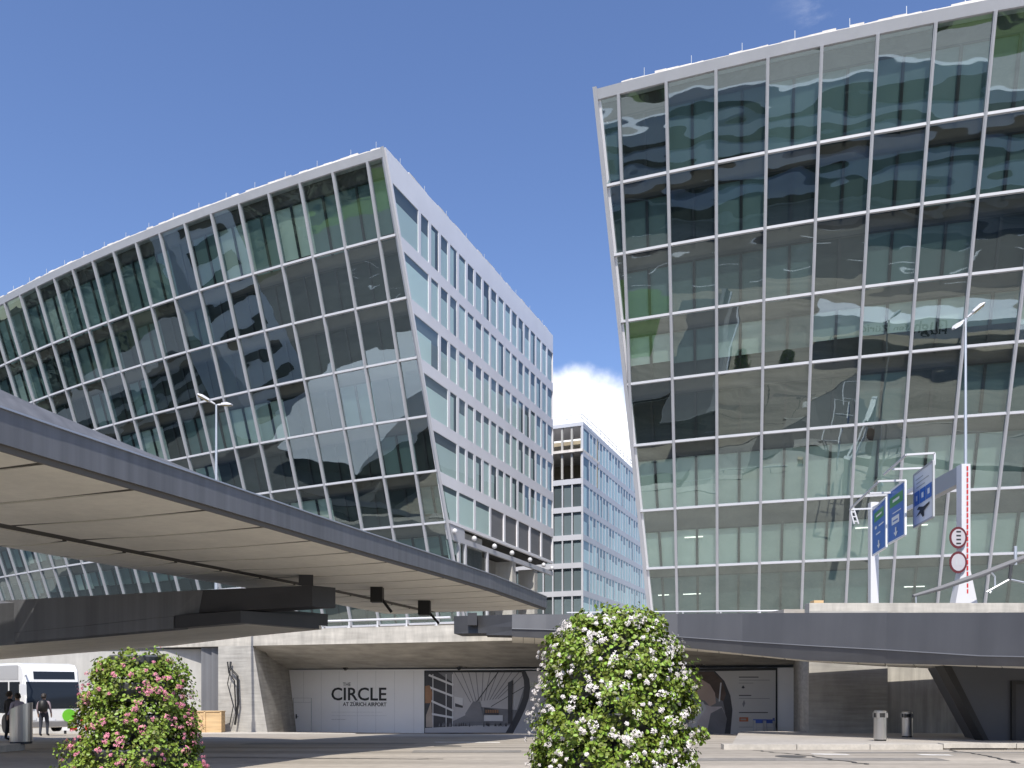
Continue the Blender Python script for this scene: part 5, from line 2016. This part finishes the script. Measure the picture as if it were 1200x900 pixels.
# ------------------------------------------------------------------ flower towers
def flower_tower(cx, cy, base, H, rfun, label, petal_cols, nleaf, nfl, seed, tiers):
    rn_ = random.Random(seed)
    t = thing('flower_tower', label, 'planter', (cx, cy, base))
    c = Vector((cx, cy, base))
    for (z_, r_) in tiers:
        m_ = MB()
        m_.lathe(c + Z * z_, [(r_ * .62, 0), (r_ * .84, .16), (r_ * .9, .24), (r_ * .86, .26), (r_ * .8, .2)], 28)
        m_.build('bowl', mat('grey_plastic_bowl', (.09, .095, .1), .5), t, smooth=False)
    m_ = MB()
    m_.tube([c, c + Z * H * .9], .09, 10)
    m_.build('stem_post', M['fascia_dk'], t)
    clumps = []
    for i in range(190):
        z_ = rn_.uniform(.02, 1.0)
        a = rn_.uniform(0, 2 * math.pi)
        rr = rfun(z_) * rn_.uniform(.78, 1.04) * (1 + .09 * math.sin(3 * a + seed + 5 * z_) + .06 * math.sin(7 * a - 9 * z_))
        clumps.append((Vector((cx + rr * math.cos(a), cy + rr * math.sin(a), base + z_ * H)), rn_.uniform(.09, .20), rn_.uniform(.7, 1)))
    V, F = [], []

    def leaf(p, nn, s_):
        tt = nn.orthogonal().normalized()
        a = rn_.uniform(0, 6.28)
        bt = nn.cross(tt)
        x_ = tt * math.cos(a) + bt * math.sin(a)
        y_ = nn.cross(x_)
        b0 = len(V)
        # rounded leaf folded along its midrib
        for (u, v, w) in ((-1, 0, 0), (-.5, .75, .22), (.35, .85, .25), (1, 0, .05), (.35, -.85, .25), (-.5, -.75, .22)):
            V.append(tuple(p + (x_ * u + y_ * v * .9 + nn * w) * s_))
        F.append((b0, b0 + 3, b0 + 2, b0 + 1))
        F.append((b0, b0 + 5, b0 + 4, b0 + 3))
    for i in range(nleaf):
        if rn_.random() < .72:
            cp, cr_, w = rn_.choice(clumps)
            d = Vector((rn_.gauss(0, 1), rn_.gauss(0, 1), rn_.gauss(0, .9)))
            d.normalize()
            p = cp + d * cr_ * rn_.uniform(.3, 1.0) ** .6
        else:
            z_ = rn_.uniform(0, .985)
            a = rn_.uniform(0, 2 * math.pi)
            rr = rfun(z_) * rn_.uniform(.62, .95)
            p = Vector((cx + rr * math.cos(a), cy + rr * math.sin(a), base + z_ * H))
        o_ = Vector((p.x - cx, p.y - cy, 0))
        if o_.length < .01:
            continue
        nn = (o_.normalized() * .75 + Vector((rn_.gauss(0, .55), rn_.gauss(0, .55), .55 + rn_.gauss(0, .4)))).normalized()
        leaf(p, nn, rn_.uniform(.015, .032))
    for i in range(46):
        a = rn_.uniform(0, 6.283)
        z_ = rn_.uniform(.1, 1.0)
        rr = rfun(z_)
        p = Vector((cx + rr * math.cos(a), cy + rr * math.sin(a), base + z_ * H))
        d = Vector((math.cos(a), math.sin(a), rn_.uniform(.0, 1.2))).normalized()
        ln = rn_.uniform(.06, .2)
        for k in range(int(ln * 90)):
            leaf(p + d * ln * rn_.random() + Vector((rn_.gauss(0, .015), rn_.gauss(0, .015), rn_.gauss(0, .015))), (d + Vector((0, 0, .6))).normalized(), rn_.uniform(.014, .026))
    me = bpy.data.meshes.new('foliage')
    org = LOC[t.name]
    me.from_pydata((np.array(V) - np.array(org)).tolist(), [], F)
    me.materials.append(LEAF)
    o = bpy.data.objects.new('foliage', me)
    COL.objects.link(o)
    o.parent = t
    o['kind'] = 'stuff'
    V2, F2 = [], []
    for i in range(nfl):
        z_ = rn_.uniform(.02, 1.0)
        a = rn_.uniform(0, 2 * math.pi)
        rr = rfun(z_) * rn_.uniform(.92, 1.1) + .02
        hc = Vector((cx + rr * math.cos(a), cy + rr * math.sin(a), base + z_ * H + rn_.uniform(0, .05)))
        od = Vector((hc.x - cx, hc.y - cy, .25)).normalized()
        cs = rn_.choice((.015, .02, .03, .04, .065))
        for k in range(rn_.randint(7, 20)):
            d = Vector((rn_.gauss(0, 1), rn_.gauss(0, 1), rn_.gauss(0, 1))).normalized()
            p = hc + d * cs * rn_.uniform(.4, 1.1)
            nn = (od + d * .8).normalized()
            tt = nn.orthogonal().normalized()
            bt = nn.cross(tt)
            a2 = rn_.uniform(0, 6.28)
            s_ = rn_.uniform(.010, .018)
            for q in range(3):
                th = a2 + q * 2.09
                e = tt * math.cos(th) + bt * math.sin(th)
                f_ = nn.cross(e)
                b0 = len(V2)
                V2.extend([tuple(p), tuple(p + e * s_ * .7 + f_ * s_ * .5 + nn * .004), tuple(p + e * s_ * 1.25), tuple(p + e * s_ * .7 - f_ * s_ * .5 + nn * .004)])
                F2.append((b0, b0 + 1, b0 + 2, b0 + 3))
    me = bpy.data.meshes.new('blossom')
    me.from_pydata((np.array(V2) - np.array(org)).tolist(), [], F2)
    me.materials.append(petal_cols)
    o = bpy.data.objects.new('blossom', me)
    COL.objects.link(o)
    o.parent = t
    o['kind'] = 'stuff'
    return t


LEAF = mat('geranium_leaf', (.15, .222, .026), .5, island=.6)
WHITE_P = mat('white_petal', (.72, .68, .66), .6, island=.12)
PINK_P = mat('pink_petal', (.68, .26, .34), .6, island=.35)
flower_tower(1.17, 10.0, -1.6, 2.42, lambda z: float(np.interp(z, [0, .3, .6, .8, .9, .96, 1], [.93, .92, .88, .80, .68, .52, .28])), 'tall tower of white geraniums in the foreground right of centre',
             WHITE_P, 30000, 680, 5, ((.1, .8), (.55, .74), (1.05, .66), (1.5, .56), (1.95, .42)))
flower_tower(-5.28, 12.0, -1.6, 2.0, lambda z: float(np.interp(z, [0, .25, .65, .86, .94, 1], [.93, .88, .72, .62, .48, .28])), 'rounded tower of pink geraniums in front of the bus at left',
             PINK_P, 20000, 310, 9, ((.1, .8), (.5, .72), (.95, .62), (1.4, .52), (1.78, .4)))

# ------------------------------------------------------------------ what the glass mirrors: the airport side behind the viewer
lawn = mat('lawn', (.09, .16, .035), .9, var=.3, scale=(.05, .05, .05), var2=.2, scale2=(1, 1, 1))
b = MB()
b.quad((-300, -130, -1.58), (300, -130, -1.58), (300, -82, -1.58), (-300, -82, -1.58))
b.quad((-75, -8, -1.58), (-34, -14, -1.58), (-22, 12, -1.58), (-60, 19, -1.58))
tag(b.build('lawn', lawn), kind='structure')
b = MB()
b.quad((-300, -34, -1.585), (300, -34, -1.585), (300, -12, -1.585), (-300, -12, -1.585))
tag(b.build('road', M['asphalt_dark']), kind='structure')
b = MB()
for y_ in (-16, -23, -30):
    for x_ in np.arange(-150, 150, 9):
        b.quad((x_, y_, -1.575), (x_ + 4.5, y_, -1.575), (x_ + 4.5, y_ + .25, -1.575), (x_, y_ + .25, -1.575))
tag(b.build('lane_marking', M['sign_white']), kind='structure')
sh = thing('bus_shelter', 'white bus shelter roof beside the viewer, met only in the mirror glass', 'bus shelter', (25, 5, -1.6))
b = MB()
b.box(7, 1, 1.4, 60, 8.3, 1.7)
b.build('roof', M['sign_white'], sh)
b = MB()
b.box(7, 8.1, 1.71, 60, 8.3, 3.4)
b.build('parapet', M['sign_white'], sh)
text_mesh('lettering', 'Flughafen Zürich', 1.5, M['ink'], sh, Vector((24, 8.33, 2.1)), Vector((-1, 0, 0)), Z, bold=.02)
for x_ in (9, 25, 41, 57):
    b = MB()
    b.box(x_ - .1, 4, -1.6, x_ + .1, 4.2, 1.39)
    b.build('post', M['post'], sh)
tm = thing('terminal_building', 'white banded terminal building behind the viewer, seen only in the mirror glass', 'airport terminal', (0, -48, -1.6))
b = MB()
b.box(-95, -75, -1.6, 95, -46, 15)
b.build('wall', M['conc_lite'], tm)
for z_ in (1.8, 6.0, 10.2, 14.2):
    b = MB()
    b.box(-97, -46, z_, 97, -43.6, z_ + 1.9)
    b.build('parapet', M['sign_white'], tm)
for z_ in (-1.0, 3.8, 8.0, 12.2):
    b = MB()
    b.box(-94, -46, z_, 94, -45.9, z_ + 2.3)
    b.build('window', M['bus_glass'], tm)
tw = thing('tower_block', 'pale concrete tower beyond the left edge, mirrored in the left glass front', 'tower', (-98, 46, .9))
b = MB()
b.box(-104, 38, .9, -92, 54, 40)
b.build('wall', M['sign_white'], tw)
for z_ in np.arange(4, 38, 4.2):
    b = MB()
    b.box(-102, 37.9, z_, -94, 38, z_ + 1.8)
    b.box(-92, 40, z_, -91.9, 52, z_ + 1.8)
    b.build('window', M['bus_glass'], tw)
hb = MB()
n_ = 60
for i in range(n_):
    for j in range(6):
        def hz(ii, jj):
            x_ = -600 + 1200 * ii / n_
            y_ = -140 - jj * 60
            return (x_, y_, -1.65 + jj * (7 + 3 * math.sin(ii * .35) + 2 * math.sin(ii * .9)))
        hb.quad(hz(i, j), hz(i + 1, j), hz(i + 1, j + 1), hz(i, j + 1))
tag(hb.build('hills', lawn), kind='structure')
V, F = [], []
rn_ = random.Random(77)
for i in range(420):
    x_ = rn_.uniform(-320, 320)
    y_ = rn_.uniform(-300, -131)
    zb = -1.6 + max(0, (-140 - y_) / 60) * 7
    h_ = rn_.uniform(9, 17)
    for k in range(26):
        d = Vector((rn_.gauss(0, 1), rn_.gauss(0, 1), rn_.gauss(0, 1))).normalized()
        c = Vector((x_, y_, zb + h_ * .6)) + Vector((d.x * h_ * .32, d.y * h_ * .32, d.z * h_ * .42))
        t_ = d.orthogonal().normalized() * h_ * .14
        u_ = d.cross(t_)
        b0 = len(V)
        V.extend([tuple(c - t_), tuple(c - u_ * .8), tuple(c + t_ + d * .5), tuple(c + u_)])
        F.append((b0, b0 + 1, b0 + 2, b0 + 3))
me = bpy.data.meshes.new('woodland')
me.from_pydata(V, [], F)
me.materials.append(mat('woodland_leaf', (.035, .07, .025), .8, island=.5))
o = bpy.data.objects.new('woodland', me)
COL.objects.link(o)
o['kind'] = 'stuff'


hb = MB()
for j in range(24):
    for k in range(5):
        def lz(jj, kk):
            y_ = -150 + jj * 28
            return (-260 - kk * 50 - 10 * math.sin(jj * .7), y_, -1.7 + kk * (13 + 4 * math.sin(jj * .5)))
        hb.quad(lz(j, k), lz(j + 1, k), lz(j + 1, k + 1), lz(j, k + 1))
tag(hb.build('hills', mat('forest_floor', (.03, .045, .025), .9)), kind='structure')
V, F = [], []
for i in range(420):
    x_ = rn_.uniform(-420, -255)
    y_ = rn_.uniform(-140, 480)
    zb = -1.7 + max(0, (-260 - x_) / 50) * 13
    h_ = rn_.uniform(11, 22)
    for k in range(70):
        d = Vector((rn_.gauss(0, 1), rn_.gauss(0, 1), rn_.gauss(0, 1))).normalized()
        c = Vector((x_, y_, zb + h_ * .55)) + Vector((d.x * h_ * .34, d.y * h_ * .34, d.z * h_ * .45))
        t_ = d.orthogonal().normalized() * h_ * .085
        u_ = d.cross(t_)
        b0 = len(V)
        V.extend([tuple(c - t_), tuple(c - u_ * .8), tuple(c + t_ + d * .5), tuple(c + u_)])
        F.append((b0, b0 + 1, b0 + 2, b0 + 3))
me = bpy.data.meshes.new('woodland')
me.from_pydata(V, [], F)
me.materials.append(mat('conifer_leaf', (.022, .038, .03), .8, island=.4))
o = bpy.data.objects.new('woodland', me)
COL.objects.link(o)
o['kind'] = 'stuff'


def near_tree(x_, y_, h_, seed, label):
    r_ = random.Random(seed)
    t = thing('tree', label, 'tree', (x_, y_, -1.6), 'trees on the lawn beyond the left edge')
    m_ = MB()
    m_.tube([(x_, y_, -1.6), (x_ + .1, y_, h_ * .35), (x_, y_ + .1, h_ * .7)], [.25, .18, .06], 8)
    for k in range(5):
        a = k * 1.3
        m_.tube([(x_, y_, h_ * .3 + k * .4), (x_ + math.cos(a) * h_ * .2, y_ + math.sin(a) * h_ * .2, h_ * .55 + k * .3)], [.09, .03], 6)
    m_.build('trunk', mat('bark', (.1, .075, .05), .9), t)
    V, F = [], []
    for k in range(1500):
        d = Vector((r_.gauss(0, 1), r_.gauss(0, 1), r_.gauss(0, 1))).normalized()
        rad_ = r_.uniform(.4, 1) ** .5
        lob = 1 + .25 * math.sin(3 * d.x + 5 * d.z + seed)
        c = Vector((x_ + d.x * h_ * .28 * rad_ * lob, y_ + d.y * h_ * .28 * rad_ * lob, h_ * .58 + d.z * h_ * .36 * rad_ * lob))
        n2 = Vector((r_.gauss(0, 1), r_.gauss(0, 1), r_.gauss(0, 1))).normalized()
        t_ = n2.orthogonal().normalized() * r_.uniform(.12, .26)
        u_ = n2.cross(t_)
        b0 = len(V)
        V.extend([tuple(c - t_ - Vector((x_, y_, -1.6))), tuple(c - u_ - Vector((x_, y_, -1.6))), tuple(c + t_ - Vector((x_, y_, -1.6))), tuple(c + u_ - Vector((x_, y_, -1.6)))])
        F.append((b0, b0 + 1, b0 + 2, b0 + 3))
    me_ = bpy.data.meshes.new('crown')
    me_.from_pydata(V, [], F)
    me_.materials.append(bpy.data.materials['woodland_leaf'])
    o_ = bpy.data.objects.new('crown', me_)
    COL.objects.link(o_)
    o_.parent = t
    return t


near_tree(-52, 12, 10, 1, 'bushy green tree on the lawn beyond the left edge, the nearest of its group')
near_tree(-60, 2, 12, 2, 'tallest bushy tree on the lawn beyond the left edge')
near_tree(-45, -6, 9, 3, 'smallest bushy tree on the lawn beyond the left edge')
near_tree(-68, 16, 10, 4, 'outermost bushy tree on the lawn beyond the left edge')
hall = thing('hall', 'low hall with white curved roof beyond the left edge, mirrored in the left glass front', 'hall', (-62, 36, -2))
b = MB()
b.box(-78, 16, -3, -46, 54, 3.5)
b.build('wall', M['fascia_dk'], hall)
b = MB()
for i in range(12):
    y0_, y1_ = 15 + i * 40 / 12, 15 + (i + 1) * 40 / 12
    za, zb_ = (3.52 + 4.2 * math.sin(math.pi * (q_ - 15) / 40) for q_ in (y0_, y1_))
    b.hexa([(-79, y0_, 3.5), (-45, y0_, 3.5), (-45, y1_, 3.5), (-79, y1_, 3.5), (-79, y0_, za + .05), (-45, y0_, za + .05), (-45, y1_, zb_ + .05), (-79, y1_, zb_ + .05)])
b.build('roof', M['sign_white'], hall)
gb = thing('parking_garage', 'dark open parking garage beyond the left edge, mirrored in the left glass front', 'parking garage', (-150, 60, .9))
b = MB()
b.box(-190, 20, .9, -140, 110, 12)
b.build('core', M['core'], gb)
for z_ in (3.4, 6.6, 9.8, 12.6):
    b = MB()
    b.box(-191, 19, z_, -139, 111, z_ + 1.0)
    b.build('deck', M['panel_grey'] if z_ > 12 else M['conc_lite'], gb)
